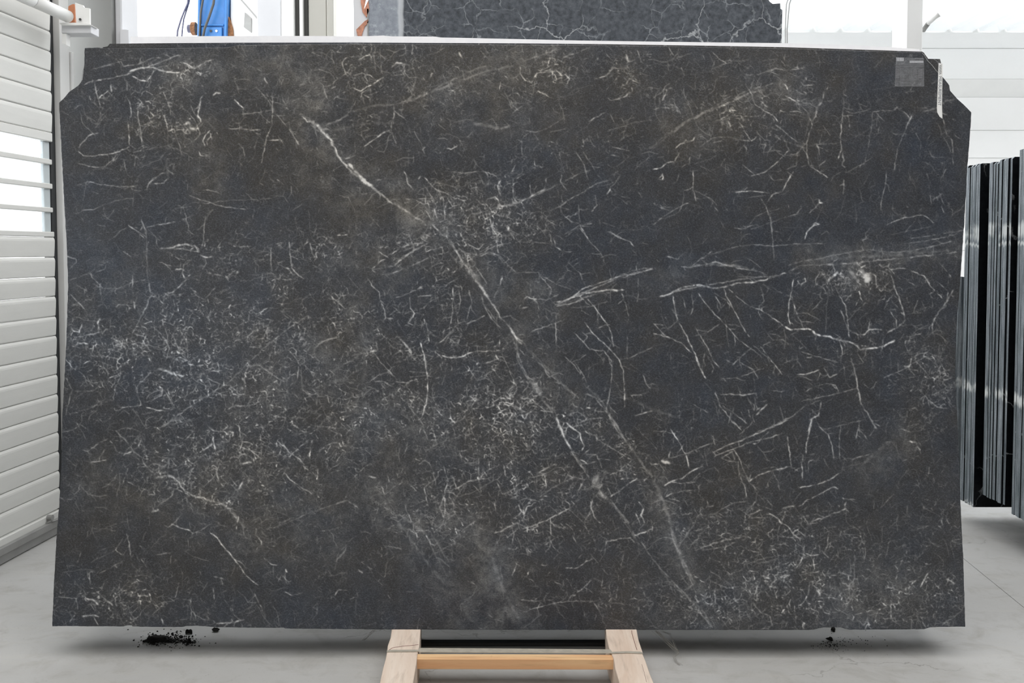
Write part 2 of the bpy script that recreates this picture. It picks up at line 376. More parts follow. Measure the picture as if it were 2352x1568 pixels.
# ================================================================ BLUE MACHINE behind
YM = 7.6
mc = empty('stone_machine', onY(492, 300, YM)); mc.location.z = 0; mc.matrix_world = Matrix.Translation(mc.location)
tag(mc, 'blue painted machine arm with rusty pins and a white cover, behind the slab', 'machine')
bm = bmesh.new(); pxprism(bm, [(455, 96), (519, 96), (521, -60), (459, -60)], YM + .02, .22); bevel(bm, .01); body = obj('machine_arm', bm, M['blue'], mc)
for x0, x1_ in ((452.5, 458), (514, 519.5)):
    bm = bmesh.new(); pxprism(bm, [(x0, 97), (x1_, 97), (x1_ + 3, -60), (x0 + 3, -60)], YM - .01, .27); bevel(bm, .004); obj('arm_flange', bm, M['blue'], mc)
bm = bmesh.new(); pxbox(bm, 459, 55, 514, 59, YM + .0, .03); bevel(bm, .004); obj('arm_rib', bm, M['blue'], mc)
bm = bmesh.new(); pxbox(bm, 463, 62, 510, 110, YM + .0, .04); bevel(bm, .004); obj('arm_foot', bm, M['blue'], mc)
for xx, yy in ((484, 71), (497, 71)):
    bm = bmesh.new(); tube(bm, [onY(xx, yy, YM + .0), onY(xx, yy, YM - .012)], .009, 10); obj('arm_bolt', bm, M['darkframe' if xx < 490 else 'white_paint'], mc)
for (xx, yy, r, L, m) in ((446, 66, .05, .1, 'rust'), (437, 66, .032, .06, 'cable'), (526, 62, .052, .1, 'rust'), (532, 70, .035, .05, 'cable')):
    p = onY(xx, yy, YM + .1); bm = bmesh.new(); tube(bm, [p - Vector((.018, 0, 0)), p + Vector((.018, 0, 0))], r, 18); bevel(bm, .003); obj('pivot_pin', bm, M[m], mc)
bm = bmesh.new(); pxprism(bm, [(518, 48), (524, 36), (530, 52), (534, 66), (535, 84), (522, 84)], YM + .03, .05); bevel(bm, .006); obj('pin_bracket', bm, M['rust'], mc)
bm = bmesh.new(); a_ = onY(440, 100, YM); b_ = onY(610, 100, YM); zt2 = onY(480, 93, YM).z
box(bm, (a_.x, YM + .0, .12), (b_.x, YM + .7, zt2 - .12)); bevel(bm, .02); obj('machine_base', bm, M['blue'], mc)
bm = bmesh.new(); box(bm, (a_.x + .05, YM + .08, zt2 - .13), (onY(524, 100, YM).x, YM + .3, zt2 + .02)); obj('arm_pedestal', bm, M['blue'], mc)
bm = bmesh.new(); box(bm, (a_.x + .04, YM + .05, 0), (b_.x - .04, YM + .65, .13)); obj('machine_plinth', bm, M['darkframe'], mc)
# hoses
hose = lambda pts, r, Y: [onY(x, y, Y) for x, y in pts]
bm = bmesh.new(); tube(bm, hose([(500, -60), (490, 10), (480, 40), (470, 66), (463, 100)], 0, YM - .05), .010, 8); obj('hose', bm, M['darkframe'], mc, True)
bm = bmesh.new(); tube(bm, hose([(477, -60), (466, 0), (461, 30), (458, 90)], 0, YM - .04), .008, 8); obj('hose', bm, M['darkframe'], mc, True)
cb = empty('hanging_hoses', onY(418, 60, YM)); tag(cb, 'two thin grey hoses hanging left of the blue machine arm', 'hose')
bm = bmesh.new(); tube(bm, hose([(437, -60), (431, 8), (424, 24), (416, 44), (408, 70), (403, 130), (402, 420), (408, 900), (410, 979)], 0, YM), .007, 8); obj('hose', bm, M['cable'], cb, True)
bm = bmesh.new(); tube(bm, hose([(441, -50), (434, 6), (427, 28), (422, 44), (419, 66), (414, 130), (414, 500), (416, 980)], 0, YM + .01), .006, 8); obj('hose', bm, M['cable'], cb, True)
# white cover
bm = bmesh.new(); pxprism(bm, [(540, 140), (597, 140), (597, 49), (555, -2), (548, -60), (530, -60), (530, 40), (536, 80)], YM + .06, .3); cov = obj('machine_cover', bm, M['white_paint'], mc)
bm = bmesh.new(); pxprism(bm, [(549, -4), (554, -3), (598, 47), (597, 50), (593, 47)], YM + .035, .32); obj('cover_trim', bm, M['grey_metal'], cov)
bm = bmesh.new(); pxprism(bm, [(562, 28), (577, 42), (577, 75), (560, 62)], YM + .045, .013); obj('rating_plate', bm, M['grey_metal'], cov)
VEINS = """
@A
5 6 290 425 330 405 430 385 500 375 600 350 650 325 720 300 800 280 950 215 1010 205
4 5 400 300 500 270 560 255 570 290 680 275 780 235 850 225
2 5 350 310 450 290 520 270
7 7 600 350 640 320 700 300 790 300 850 320 900 330 990 340
6 7 980 260 1040 275 1090 310 1150 270 1220 240
5 9 640 360 700 395 750 400 780 350 800 310
9 6 585 375 600 420 605 465
4 8 590 500 625 560 635 640
4 8 610 690 615 760 620 860
3 7 710 545 685 590 680 640 700 750 712 850
5 10 485 420 492 480
4 8 400 530 420 500 450 490
3 7 370 410 385 480 400 540 410 590
4 6 330 500 350 540 390 580 430 590 400 650
2 4 275 560 300 630 340 680 370 720
3 7 830 430 860 470 890 530 910 590 920 650
6 10 1135 530 1120 600 1115 650 1140 700
3 6 1000 590 1050 630 1090 680 1130 760 1120 800 1080 830
2 6 1060 570 1090 630 1140 700
6 7 870 640 890 720 900 760 940 740
3 7 940 740 970 830 990 890
12 7 1020 710 1040 700 1060 740 1100 750
8 6 1010 790 1040 740 1060 780
4 9 1200 750 1170 780 1150 830 1165 870
4 9 1200 770 1215 820
4 8 1120 905 1130 930 1180 940
8 9 1220 500 1245 480 1275 485
4 9 1375 525 1410 570 1450 590
3 7 1360 640 1500 630 1650 605
3 7 1650 480 1650 600 1645 720 1610 800 1590 900 1570 990
3 7 1330 740 1400 740 1500 750 1570 750
3 5 1530 430 1570 480 1630 550 1680 640 1780 750 1830 850
5 8 1590 370 1620 420
6 7 1640 820 1700 820 1720 835
4 6 1770 740 1800 780 1840 860
4 8 250 890 270 850 330 790 400 770
3 8 250 900 290 935 350 940 450 925 550 905 620 870
2 7 245 990 300 1000 380 1020 450 1010 540 920
2 6 480 1000 530 950 560 910
2 4 640 910 750 890 860 870 930 850
2 7 230 1150 340 1120 400 1140 500 1155 670 1160
4 5 740 1180 760 1130 860 1060 890 1060
3 6 750 1140 870 1130
3 6 580 960 600 1060
3 4 580 1100 585 1140
2 6 700 720 800 685
3 6 1050 1220 1130 1250 1290 1300 1460 1320
3 6 1140 1180 1190 1180 1290 1210
3 5 1150 1280 1300 1260 1500 1250 1650 1240
4 6 970 1290 1010 1310 1030 1400 1050 1460
2 8 740 1450 800 1440 950 1410
2 7 705 1390 720 1440 740 1510
2 7 620 1440 680 1480 740 1520
2 4 740 1450 800 1510 860 1560
4 7 1170 1370 1160 1450 1150 1560
2 6 280 1325 360 1320 430 1290 560 1250 650 1240
2 4 430 1320 460 1390 540 1290
2 6 1430 1060 1440 1100
2 6 1400 840 1440 880 1450 940
2 5 1510 1390 1520 1310
12 3 880 950 900 1100
8 7 1850 630 1900 690 1930 690
16 8 1930 690 1960 710
14 8 1960 700 2000 760
10 8 2000 760 2060 810 2100 870
6 9 2100 870 2120 930 2150 970 2195 1010
9 5 2195 640 2100 690 2030 715
2 7 2195 220 2150 260 2160 300 2190 370
3 7 2010 420 2045 520
@B
12 9 0 990 60 1050 110 1110 180 1160
7 6 180 1160 240 1210 300 1260
9 4 0 625 60 610 130 580 220 565 330 570
10 4 330 570 430 545 500 520 600 470 700 410 830 350 920 310 1000 290
6 5 330 575 335 640 310 700 310 760
3 6 310 760 350 850
5 7 300 750 240 780 170 830 110 870
5 8 40 450 90 470 130 440 200 410 260 370
3 8 110 490 160 520
3 7 90 520 100 480 150 450
3 5 190 140 190 260 200 330
3 5 230 160 235 260 250 350
3 7 40 355 110 340 160 360 210 400
6 7 310 300 350 270 395 265
3 6 390 270 410 340 440 370 520 375
3 6 300 360 400 350
3 5 420 130 415 220
3 4 560 210 640 190 700 150
10 8 800 190 810 215 825 235
8 7 480 140 495 165
3 6 980 350 990 385
4 6 1100 400 1090 460
4 7 1240 290 1240 340 1270 390 1320 410 1360 340 1440 335 1500 320 1530 350 1540 410
3 6 1180 635 1230 590 1270 570
4 5 1130 480 1170 560 1230 610
5 7 1360 470 1420 490 1460 520
6 4 1530 240 1600 210 1680 180 1750 150
5 6 1780 380 1850 360 1880 340 1900 300 1940 310 2030 300
8 7 2000 200 2010 250 2040 260
3 6 2080 170 2120 270
3 7 1870 520 1900 540 1990 510 2050 470 2040 440
4 6 1730 690 1800 650 1860 620
2 5 1880 620 1920 700
3 5 1970 660 2000 730
3 4 1870 750 1990 720 2080 690 2195 680
3 5 1270 750 1350 765 1430 740 1560 660
4 7 700 880 740 890 790 860
3 6 750 1050 850 1060 930 1050 990 1050 1060 1080 1100 1110
3 8 1100 1110 1080 1150 1085 1210
3 7 1190 1100 1190 1240
7 6 1080 1300 1150 1290 1220 1270 1300 1240 1380 1190 1430 1170
4 8 1220 1270 1190 1230
4 8 1100 1300 1080 1250 1060 1230 1020 1240
5 5 980 1360 1050 1330 1100 1300
5 8 400 1040 420 1080 430 1130 470 1180
5 7 500 1110 520 1080 550 1090 600 1150 640 1180 700 1200 750 1230
4 8 510 1250 560 1240 560 1280 590 1270
3 8 560 1330 600 1400
3 8 620 1310 640 1390
4 7 680 1220 690 1300 700 1400
3 7 720 1250 750 1300 800 1290
4 6 850 1400 900 1350 980 1340
4 7 1020 1380 1030 1440 1050 1500 1080 1500
3 7 1170 1490 1200 1540
3 7 1340 970 1350 1010
2 6 1170 1060 1210 990
3 4 1470 900 1540 1010 1560 1060
3 6 1640 900 1700 1000 1730 1110
3 5 1690 900 1780 1040
3 8 1540 1070 1530 1120 1560 1170
6 9 1890 1170 1860 1220
3 7 1780 1210 1790 1290 1750 1340
5 5 1430 1340 1520 1300 1580 1260 1700 1190 1800 1130 1900 1110
3 5 1660 1280 1670 1420
2 5 1540 1350 1620 1420
3 7 1670 1430 1740 1560
2 6 1560 1500 1660 1440 1760 1420
3 6 1880 1480 1990 1540
2 5 1740 790 1760 860
2 7 1690 810 1700 850
2 6 1900 870 2030 900
2 4 2060 1040 2120 980 2195 930
9 6 540 1500 600 1520
12 4 1200 700 1100 740 900 700
@C
9 5 0 890 60 830 130 770 200 720 280 670 360 630 440 600 530 560 620 520 700 480 800 460
8 3 0 280 100 260 180 230 280 190 400 160
4 6 430 190 470 230 530 270
4 4 400 330 460 290 560 260 700 240
3 7 110 150 150 210
7 8 360 210 370 240
6 5 820 330 880 305 960 320 1010 310 1100 300
5 4 650 350 760 350 880 300 950 320
3 6 1020 460 1080 490 1100 500
3 5 1060 400 1100 440
4 7 950 500 1010 530 1060 570 1110 620 1140 690
5 8 1140 690 1170 650 1190 580
4 7 1190 580 1220 540 1225 490 1265 430
6 7 1140 690 1145 720
4 6 1145 720 1120 790 1105 840 1110 920 1120 1000
3 6 1180 590 1150 570 1130 550
3 7 730 560 800 610 860 640 900 690
4 6 780 540 830 590
3 7 620 620 650 690
3 6 620 690 660 760 710 830 750 790
7 6 540 680 560 730
3 7 880 710 930 750 990 800 1050 840
3 4 870 790 960 830 1060 870
4 5 1100 840 1050 900 1000 940
3 5 1040 900 1030 1000 960 1030
3 8 980 890 930 940 870 1000 800 1050 700 1080
3 5 780 910 870 895 930 905
4 7 1130 1010 1200 1050 1260 1090
3 4 1060 1010 1110 1000 1180 1010 1330 1020
4 7 1010 1040 960 1130 930 1190 860 1210 820 1270
3 8 590 1195 700 1185 800 1195 850 1210
3 5 830 1060 870 1110 950 1100
3 5 1370 460 1370 560 1355 720
4 8 1355 700 1350 800 1355 880 1330 960
6 6 1360 880 1370 950 1360 1000 1385 1020
6 5 1370 1100 1370 1210
4 5 1410 600 1400 640
3 4 1150 845 1250 850 1340 840
3 5 1170 860 1230 880 1270 910
3 3 1400 820 1520 760 1600 700
4 7 1860 640 1820 730 1790 800
3 6 1790 800 1760 880 1745 950 1735 1040
6 9 1858 650 1825 720
3 5 1520 1000 1540 900 1570 730 1580 620 1640 605
3 6 1680 1045 1670 1150 1640 1260 1635 1330
3 5 1720 770 1770 780
3 5 1930 620 2040 590 2100 540 2200 520
3 5 1640 610 1730 610
6 4 1810 480 1890 465
4 5 2085 660 2110 780 2150 820 2160 1000
2 3 1980 900 2030 960
3 7 0 1430 60 1380 170 1310 260 1270
5 8 0 1030 60 1020 100 980 160 970 190 910
5 7 160 880 200 850 290 820 305 795
5 8 70 1050 75 1110
2 6 190 1060 170 1120
4 7 270 940 265 1000
4 6 290 1040 290 1180 310 1260
4 4 300 1240 400 1230 430 1270 470 1340
3 4 300 990 400 960 460 930
4 5 330 870 440 800 560 800 640 820 700 830
3 3 410 1040 530 990 620 1040 700 1080
4 5 780 1240 820 1320 850 1400 860 1500
3 5 700 1460 800 1430 900 1390 1000 1360 1060 1350
3 5 690 1430 740 1370 850 1310
3 7 580 1450 640 1460 720 1430
4 7 1090 1530 1110 1470 1170 1410 1210 1430
6 8 1190 1240 1200 1270 1225 1270
3 7 970 1280 975 1310
3 7 1680 1430 1760 1390 1850 1370 1940 1355 1990 1390 2020 1420
2 4 1700 1500 1860 1470 2000 1440
3 5 2180 1480 2260 1460
3 5 1500 1550 1540 1520
3 4 2050 1190 2080 1220
3 4 1970 1050 1990 1200 2000 1290
3 5 0 1270 60 1310 120 1330
3 5 0 520 70 470 140 440
3 5 70 560 160 570
2 5 0 600 60 590 170 580
@D
9 7 840 225 900 225 960 200 1020 195 1090 205 1120 240
7 7 1130 270 1180 290 1220 280
5 6 860 220 1000 225 1130 250
3 5 705 20 740 90 745 200 745 330 755 450 770 530
3 8 570 240 640 290
3 6 610 50 730 150
6 8 760 470 770 540
6 5 790 545 760 590 740 650 700 720 660 800 640 840
4 6 645 420 640 500 650 560
6 7 650 600 660 660
5 7 890 540 930 540 980 500 1030 440
5 7 1000 400 1020 440 1060 410
6 9 950 380 1000 370
3 7 990 310 985 370
3 6 830 320 930 350
4 4 1060 500 1100 560 1160 590 1240 500
7 6 1180 400 1240 410 1290 420
4 6 1180 580 1190 620
4 7 1640 210 1640 330 1650 390
4 7 1770 170 1780 280 1790 360 1840 420 1880 440
8 7 1740 360 1770 370
4 6 1670 190 1740 180
3 4 1510 310 1600 300
3 7 1920 180 1940 260 1960 290
5 7 2110 130 2195 120
5 8 2120 270 2160 250
3 6 320 390 380 460 430 510
3 5 430 510 540 510 650 460 750 450
4 7 230 480 320 530
3 4 190 450 320 400 400 350 470 310
4 7 190 550 260 620 300 660
3 5 200 640 290 590
4 7 520 650 555 620
3 6 595 640 605 690
3 5 190 370 240 320 230 290
5 8 190 780 220 820 260 830 280 760
7 8 330 840 400 830 390 760 410 720
6 8 230 920 290 900 330 910
9 8 500 870 560 900 590 940
3 6 650 840 720 850 750 880
4 6 870 870 900 920
5 5 930 840 980 960
7 9 960 960 990 980
5 4 1030 850 1040 940 1040 1020
3 5 980 800 1040 900
6 8 1040 1050 1110 1070 1160 1060
11 7 820 1090 900 1110 960 1130 1010 1140
3 7 1170 1150 1280 1200
3 7 1180 1105 1290 1100
9 8 1200 740 1180 730
6 7 860 730 865 780
6 5 1370 890 1450 870 1540 800
4 5 1480 930 1560 930 1640 730
5 5 860 1510 1010 1390 1150 1300 1330 1190 1470 1050 1600 930 1700 850
5 5 1700 850 1820 760 1910 700
3 7 670 1220 720 1170 780 1110
3 7 670 1220 690 1310 700 1350 660 1360 540 1365
3 7 740 1310 760 1280 810 1250 860 1240 850 1280 790 1310 740 1330
4 9 740 1365 820 1385 900 1390 940 1375
3 6 870 1240 940 1350 940 1380
4 5 500 1320 520 1230 550 1150 560 1100
4 6 440 1300 450 1230
4 5 160 1150 210 1240 190 1300 160 1420
3 5 290 1130 320 1210
3 5 360 1260 420 1180
2 5 220 1250 330 1250 360 1240
3 4 1110 1300 1250 1270 1380 1240
8 9 1180 1420 1210 1430
4 7 1200 1500 1240 1540
5 7 1330 1380 1380 1350 1420 1360 1480 1350
5 7 1550 1250 1600 1250 1610 1280
4 6 1460 1070 1560 1065 1600 1100 1650 1130 1720 1170
4 8 1770 960 1810 1000 1850 1060
4 6 1840 1060 1830 1170 1800 1200
3 4 1900 1080 1990 1180 1970 1350
3 7 2070 560 2130 620 2180 660
3 7 2095 540 2140 590
14 4 2020 1200 2100 1180 2195 1160
3 6 1700 670 1740 680
5 4 860 1500 960 1440 1040 1440
4 4 870 1520 1000 1460
@E
10 5 740 170 780 240 830 330 880 390 930 460 980 540
6 6 980 540 1030 610 1090 700
4 6 740 170 780 240 830 330 850 380
4 6 860 260 900 330 960 410 1000 480
11 7 850 380 900 430 970 520 1010 570
18 3 860 340 960 470
6 5 960 560 990 660 1040 740 1100 790
4 5 1000 650 1080 760
7 7 1170 790 1200 850 1260 900
5 8 1170 790 1185 840
6 5 1180 850 1210 930 1220 1030 1270 1130 1330 1190
16 6 1320 1180 1350 1215
20 5 1350 1215 1375 1260
10 4 1375 1260 1420 1340 1480 1380
8 4 1260 900 1330 980 1400 1050 1470 1120 1540 1190 1600 1240
11 4 1370 1020 1470 1120
5 5 1480 1380 1520 1470
9 8 1500 1440 1520 1490 1550 1560
7 5 1700 1270 1770 1290 1830 1360 1880 1430 1940 1540
4 8 310 270 360 230 420 205 470 190 550 180
2 6 170 375 210 410
4 7 170 370 240 310 270 300
6 6 330 350 400 290 480 230 560 190
5 5 280 415 400 370 500 330 580 290
3 6 340 320 440 260 560 200
3 6 230 410 300 405
2 6 430 120 465 190
11 7 530 130 560 150 600 110
3 7 140 430 170 490 220 530 235 600 265 630
4 6 230 590 270 690 270 720 240 760
3 5 265 715 320 740
3 5 320 640 380 690
3 6 340 580 440 545
5 7 440 545 540 490
4 7 445 570 450 650 480 690 430 760 470 775
4 4 540 650 600 600 720 540
4 7 755 500 755 600 750 700 740 770
3 6 800 540 810 600 790 700 795 790
3 5 870 520 890 610 850 740
4 7 850 765 920 740 990 700
3 7 560 750 575 830 585 900
5 10 520 900 545 980 560 1060 570 1150 575 1250 560 1350 530 1430
3 7 470 1030 500 990 545 990
3 6 580 1110 600 1080
3 7 150 930 210 1010 270 1080 340 1150
3 6 170 970 210 950
2 5 320 1000 380 950
9 6 360 860 400 900 460 970
4 9 670 990 740 1010 830 1000 870 980 930 960 1000 965 1100 955
6 7 1060 985 1090 1030
4 8 1090 880 1090 920
4 7 630 920 680 890 715 850 760 800
3 6 730 840 715 880
3 5 850 1090 900 1100 960 1110 1040 1080
4 7 150 1190 210 1140 250 1130
5 7 190 1180 260 1180 330 1220
3 6 280 1110 340 1150
3 6 430 1150 570 1135
3 5 590 1300 680 1290 730 1330
6 8 850 1330 880 1310 930 1300
3 7 1160 1280 1190 1275
3 6 1160 1280 1180 1350 1220 1400
6 7 990 1370 1050 1350 1040 1320
4 7 1240 1305 1300 1300 1320 1320
6 8 1280 1450 1290 1410 1330 1390
4 7 1000 1480 1040 1500 1060 1460
5 7 1210 1450 1240 1460 1270 1480
7 7 1500 610 1560 600 1640 570 1740 540 1860 520 1990 520
5 8 1500 640 1600 620 1700 585
4 7 1490 630 1600 580 1700 510 1820 470 1930 430 2060 400 2195 370
3 6 1560 600 1700 540 1800 500 1950 420 2060 380 2195 360
2 5 1600 650 1750 640 1880 600
4 8 1720 585 1780 650 1830 720 1880 790 1900 850 1910 930
3 6 1780 810 1830 780 1890 770
4 7 1540 740 1440 780 1320 820
3 7 1500 700 1495 800 1500 910 1530 940
4 8 1700 750 1760 830 1850 910 1950 1020 1980 1100 1990 1200 1990 1370
3 7 1620 820 1740 950 1840 960 1900 1030 1900 1150 1880 1280 1860 1390
2 6 1680 820 1725 855 1690 900
3 5 1630 1040 1700 1140 1720 1200
3 6 1560 1000 1630 1060 1670 1120
2 4 1700 1110 1850 1010 1900 900
3 5 2010 850 2010 1020 2195 930
3 6 2090 430 2090 560 2080 610
3 7 1970 540 2010 650 2020 720
5 7 2060 1430 2130 1410 2195 1390
3 6 2030 1280 2120 1275
3 6 2120 1130 2150 1200 2180 1240
3 6 1650 1480 1720 1450 1840 1440
3 6 1640 1350 1660 1400 1720 1450
3 7 1570 1480 1640 1530 1680 1560
5 8 1050 0 1040 80 1070 120 1080 240 1090 270
4 6 940 280 1020 250 1090 270
3 5 1090 270 1160 350 1220 400
5 7 800 220 850 260 940 270
4 6 940 270 1040 210 1170 180
4 7 860 190 940 230 990 180
3 6 1380 420 1440 480 1470 530
3 5 1380 410 1500 480 1610 520
4 8 1260 590 1290 570 1360 590
3 6 1360 590 1430 590 1530 550
8 6 1200 660 1300 640
4 5 1110 720 1200 700
3 5 1410 650 1460 680 1470 710
4 7 1480 150 1500 210 1540 240
3 5 1480 190 1380 180 1220 170
3 6 1670 80 1740 170 1830 270 1850 330
3 7 1870 100 1950 140 2040 180 2060 210
2 5 1560 140 1650 80
3 5 1580 320 1670 400 1690 430
2 6 1270 450 1310 480
@F
7 7 40 570 130 540 210 500 300 485 360 485 430 510 520 495 620 470 720 465 820 445 880 420 960 400
6 5 200 350 280 355 360 340 450 320 560 350 640 370 740 380 800 400
3 6 280 350 340 300 430 240
2 5 340 300 460 250 600 210 720 195 860 205
3 6 720 195 860 205 1000 190 1100 190 1240 185
4 5 970 345 1080 310 1200 295 1300 270 1420 250 1560 230 1700 250 1850 240 2000 210 2150 170
3 5 960 400 1060 340 1200 340 1290 330
11 10 1250 470 1270 430 1300 420 1330 390
5 10 1060 480 1100 460 1090 430
4 8 1040 450 1060 485
5 9 1170 490 1190 470
22 7 1480 370 1520 410 1560 430 1530 460
14 9 1500 420 1550 450
14 6 1440 330 1500 330
14 5 1400 360 1440 420 1480 460
6 5 1560 400 1600 420 1610 500 1640 530 1690 470
6 6 1700 380 1730 470 1760 560 1790 640 1810 720
4 7 1700 370 1800 365 1870 385 1950 420 2000 500 2080 580
3 5 2050 320 2120 390 2145 440
3 5 2030 450 2120 530
5 6 1980 540 2010 580
4 9 1010 440 1000 520 980 600 970 720 990 770
4 8 1000 560 1020 660 1060 740 1080 790
6 9 945 785 990 805 1060 800
7 9 1060 800 1120 795 1170 830 1210 850
8 9 1210 850 1280 860 1340 880 1400 890
9 8 1400 890 1450 910 1490 950 1540 935 1620 935 1680 910 1740 880
4 8 1340 890 1360 940 1360 990
4 7 1410 860 1400 740 1385 640 1340 560 1310 500
4 7 1350 660 1370 720 1400 800 1470 840 1520 840 1560 805 1650 805
3 6 1540 870 1550 810 1560 740
4 8 1380 600 1430 550
3 6 1370 530 1400 460 1430 440
3 4 1260 550 1250 650 1240 830
3 5 1120 690 1220 590
3 5 1020 690 1110 690 1210 740
4 8 740 650 820 690 880 730 940 780
3 5 590 560 680 630 750 660
4 7 510 510 540 590 600 690 640 780 700 860
3 6 440 540 520 590 560 640
4 8 325 540 380 620 450 700 540 790
3 7 540 790 620 880 710 940 790 1010
3 7 770 920 830 1000 880 1060 930 1130
5 8 145 560 155 640 180 740 230 830 290 940 320 1020 350 1100 380 1160
3 7 0 760 40 800 100 860
4 7 0 830 110 860 200 900 290 980 330 1060 370 1150
3 6 210 560 240 680
3 6 280 550 290 650 270 700
4 7 300 780 360 880 400 950 430 1020 480 1080
2 6 390 950 360 1010
3 6 390 990 440 1090
2 5 530 770 600 770
2 5 460 690 520 620
3 5 300 850 400 820 480 760
3 5 110 800 180 740
4 6 710 940 640 990 570 1060
3 7 630 1040 720 1090 760 1160
4 6 820 830 860 880 930 880 980 910
4 6 790 920 850 890
3 5 1060 870 1055 940 1110 910
3 7 1060 960 1150 990 1220 1010 1330 1040
3 5 1040 980 1035 1060
3 5 930 1050 1020 1010
4 9 1100 1005 1150 1000
3 5 770 480 790 570 800 600 760 640
3 5 830 520 800 570
4 5 840 0 860 130 870 300
4 7 1090 160 1110 100 1160 50 1200 50
3 5 1410 690 1500 640 1560 580
3 6 1690 660 1750 660
3 7 1700 660 1750 740 1750 790
7 5 2160 520 2100 620 2050 680 2010 760 2010 850
5 5 2060 660 2110 640
3 5 1860 690 1970 640
3 4 1850 760 1920 800 1980 790
7 5 1680 830 1760 790 1820 730
6 6 1420 1000 1450 1100 1470 1200 1490 1320 1540 1400 1600 1510
9 8 1595 1500 1605 1512
4 8 1030 1130 1110 1125 1200 1090
3 6 1190 1100 1220 1140
4 7 1230 1080 1270 1145 1330 1120
3 6 1100 1250 1150 1220 1240 1190 1310 1200 1340 1260
4 5 1060 1320 1200 1290 1340 1260 1480 1220
4 5 850 1500 1000 1430 1100 1350 1210 1310
3 5 740 1540 850 1510 960 1450
6 7 1210 1320 1190 1420 1140 1450 1125 1560
3 4 1140 1370 1200 1500
3 5 1480 1450 1485 1560
2 5 1250 1520 1400 1480 1520 1450
4 7 480 1270 560 1270 640 1275 750 1260
4 7 450 1250 480 1350 560 1450 640 1530
3 6 500 1350 600 1420 680 1480
3 7 680 1290 730 1390
6 8 740 1420 780 1380 830 1330
4 9 740 1385 770 1365
3 5 910 1350 940 1450
3 5 290 1340 400 1400
4 7 850 1245 900 1240
3 5 490 1160 600 1150 720 1110 800 1080
5 7 1800 1065 1840 1070 1860 1000
4 5 1650 1150 1750 1110 1860 1050 1960 1000
3 6 1930 1020 1960 960
4 3 2060 900 2050 1040 2120 1000
5 5 2010 1170 2080 1110 2140 1090
4 6 1980 1310 2040 1360 2120 1370
3 4 2000 1280 2100 1230
3 7 100 280 190 300
5 6 540 510 580 540
6 6 1500 160 1540 150
4 5 1800 190 1950 170 2100 140 2200 110
3 5 1850 150 2000 130 2180 100
@G
5 9 870 775 900 785 930 765 980 790 1040 805 1080 830
4 6 1080 830 1140 805 1190 770
6 10 1200 825 1240 850 1280 900 1320 950 1360 1000 1410 1060
4 8 1410 1060 1450 1120 1500 1170 1550 1205
8 8 800 435 860 420 900 420 950 440 990 490 1020 530
10 8 1020 530 1080 560 1150 580 1240 605
4 7 905 290 900 350 895 410 940 420
3 7 980 440 990 480
12 6 1240 600 1300 630 1370 690 1400 740 1450 790
3 6 820 640 870 600 930 560 945 500
9 7 780 680 830 660
4 7 750 550 800 550 790 525
3 6 1150 500 1190 460 1250 410
6 8 1250 390 1260 450 1300 490
5 9 1220 130 1225 170 1240 230
7 7 1150 230 1200 200 1220 180
4 8 1190 60 1220 90 1290 100 1330 60
4 9 1380 40 1410 60 1420 140 1430 180 1420 220 1400 240
4 8 1430 170 1490 175 1515 195
3 7 1450 190 1500 240 1560 290
8 8 1430 330 1500 320
3 5 1570 40 1590 110
3 6 1620 110 1640 150
5 7 1660 180 1730 200 1790 260 1850 300 1880 340
4 7 1870 340 1890 390
7 9 2030 300 2050 300
4 7 1970 270 2010 220 2080 180 2140 180
4 7 1740 390 1770 440 1860 500 1940 550
7 7 1450 430 1400 520 1380 520
5 7 1530 790 1530 840 1570 890 1570 920
4 4 1550 770 1600 730 1680 730
6 4 1600 800 1700 780 1900 690 2195 590
4 8 1590 1010 1640 1050 1690 1060
3 5 1660 1060 1660 1150
9 9 1745 1090 1755 1110
3 5 1700 1110 1780 1200
4 7 1730 1250 1800 1280
4 7 1220 1140 1300 1155
4 7 1225 1220 1230 1310
5 5 1520 1260 1560 1340 1600 1440
4 7 600 830 620 910 630 1000
3 6 575 860 520 950 570 990
3 4 340 1040 420 1000 520 950
4 7 330 1110 340 1200
4 6 310 1100 360 1110
3 6 400 1120 500 1070 570 1030
7 8 300 1300 360 1310 400 1350
8 8 440 1300 500 1350
8 8 280 1430 350 1420 400 1430
3 8 190 1470 230 1410
3 6 180 1410 200 1390
4 7 630 1200 690 1170
3 5 600 1280 700 1230
6 8 850 1440 860 1480
4 7 1060 1460 1065 1400 1080 1390 1100 1450
6 7 1240 1480 1350 1475 1450 1450
3 7 810 1350 880 1320
2 5 780 1420 880 1330
3 5 1020 860 1090 830
3 5 1040 870 1045 950
3 5 1050 740 1060 800
6 5 520 90 590 160 640 230 700 280 740 350 800 400
3 7 340 320 460 300
5 6 280 230 320 240 400 180 470 150
3 6 480 160 540 250
4 5 160 290 240 350
6 4 830 80 900 30 1040 0
5 7 570 270 640 240
4 6 710 350 760 350 800 320
3 5 2100 1100 2120 1000
5 7 2100 1280 2120 1240 2195 1240
3 6 1970 1420 1975 1350
4 5 120 570 160 590 230 580
@H
9 8 1500 0 1530 70 1560 140 1610 240
6 6 1610 240 1650 310 1700 380 1740 430
30 6 1765 440 1800 455
24 5 1770 460 1820 500
16 6 1800 500 1830 560 1870 590
12 4 1870 590 1920 640 1980 700 2020 760
10 4 2020 760 2050 840 2100 920
9 5 1880 0 1950 100 2020 190 2090 290 2140 370 2195 440
5 9 1570 30 1610 70 1670 110 1680 160 1700 200 1680 240
3 7 1650 0 1660 50
7 6 1730 100 1780 130 1790 170
4 8 1790 150 1850 190 1920 230 2040 300
3 6 1700 260 1790 265
3 6 1790 265 1820 340 1850 400
2 5 1860 180 1790 260
4 8 1880 410 1960 380 2000 365
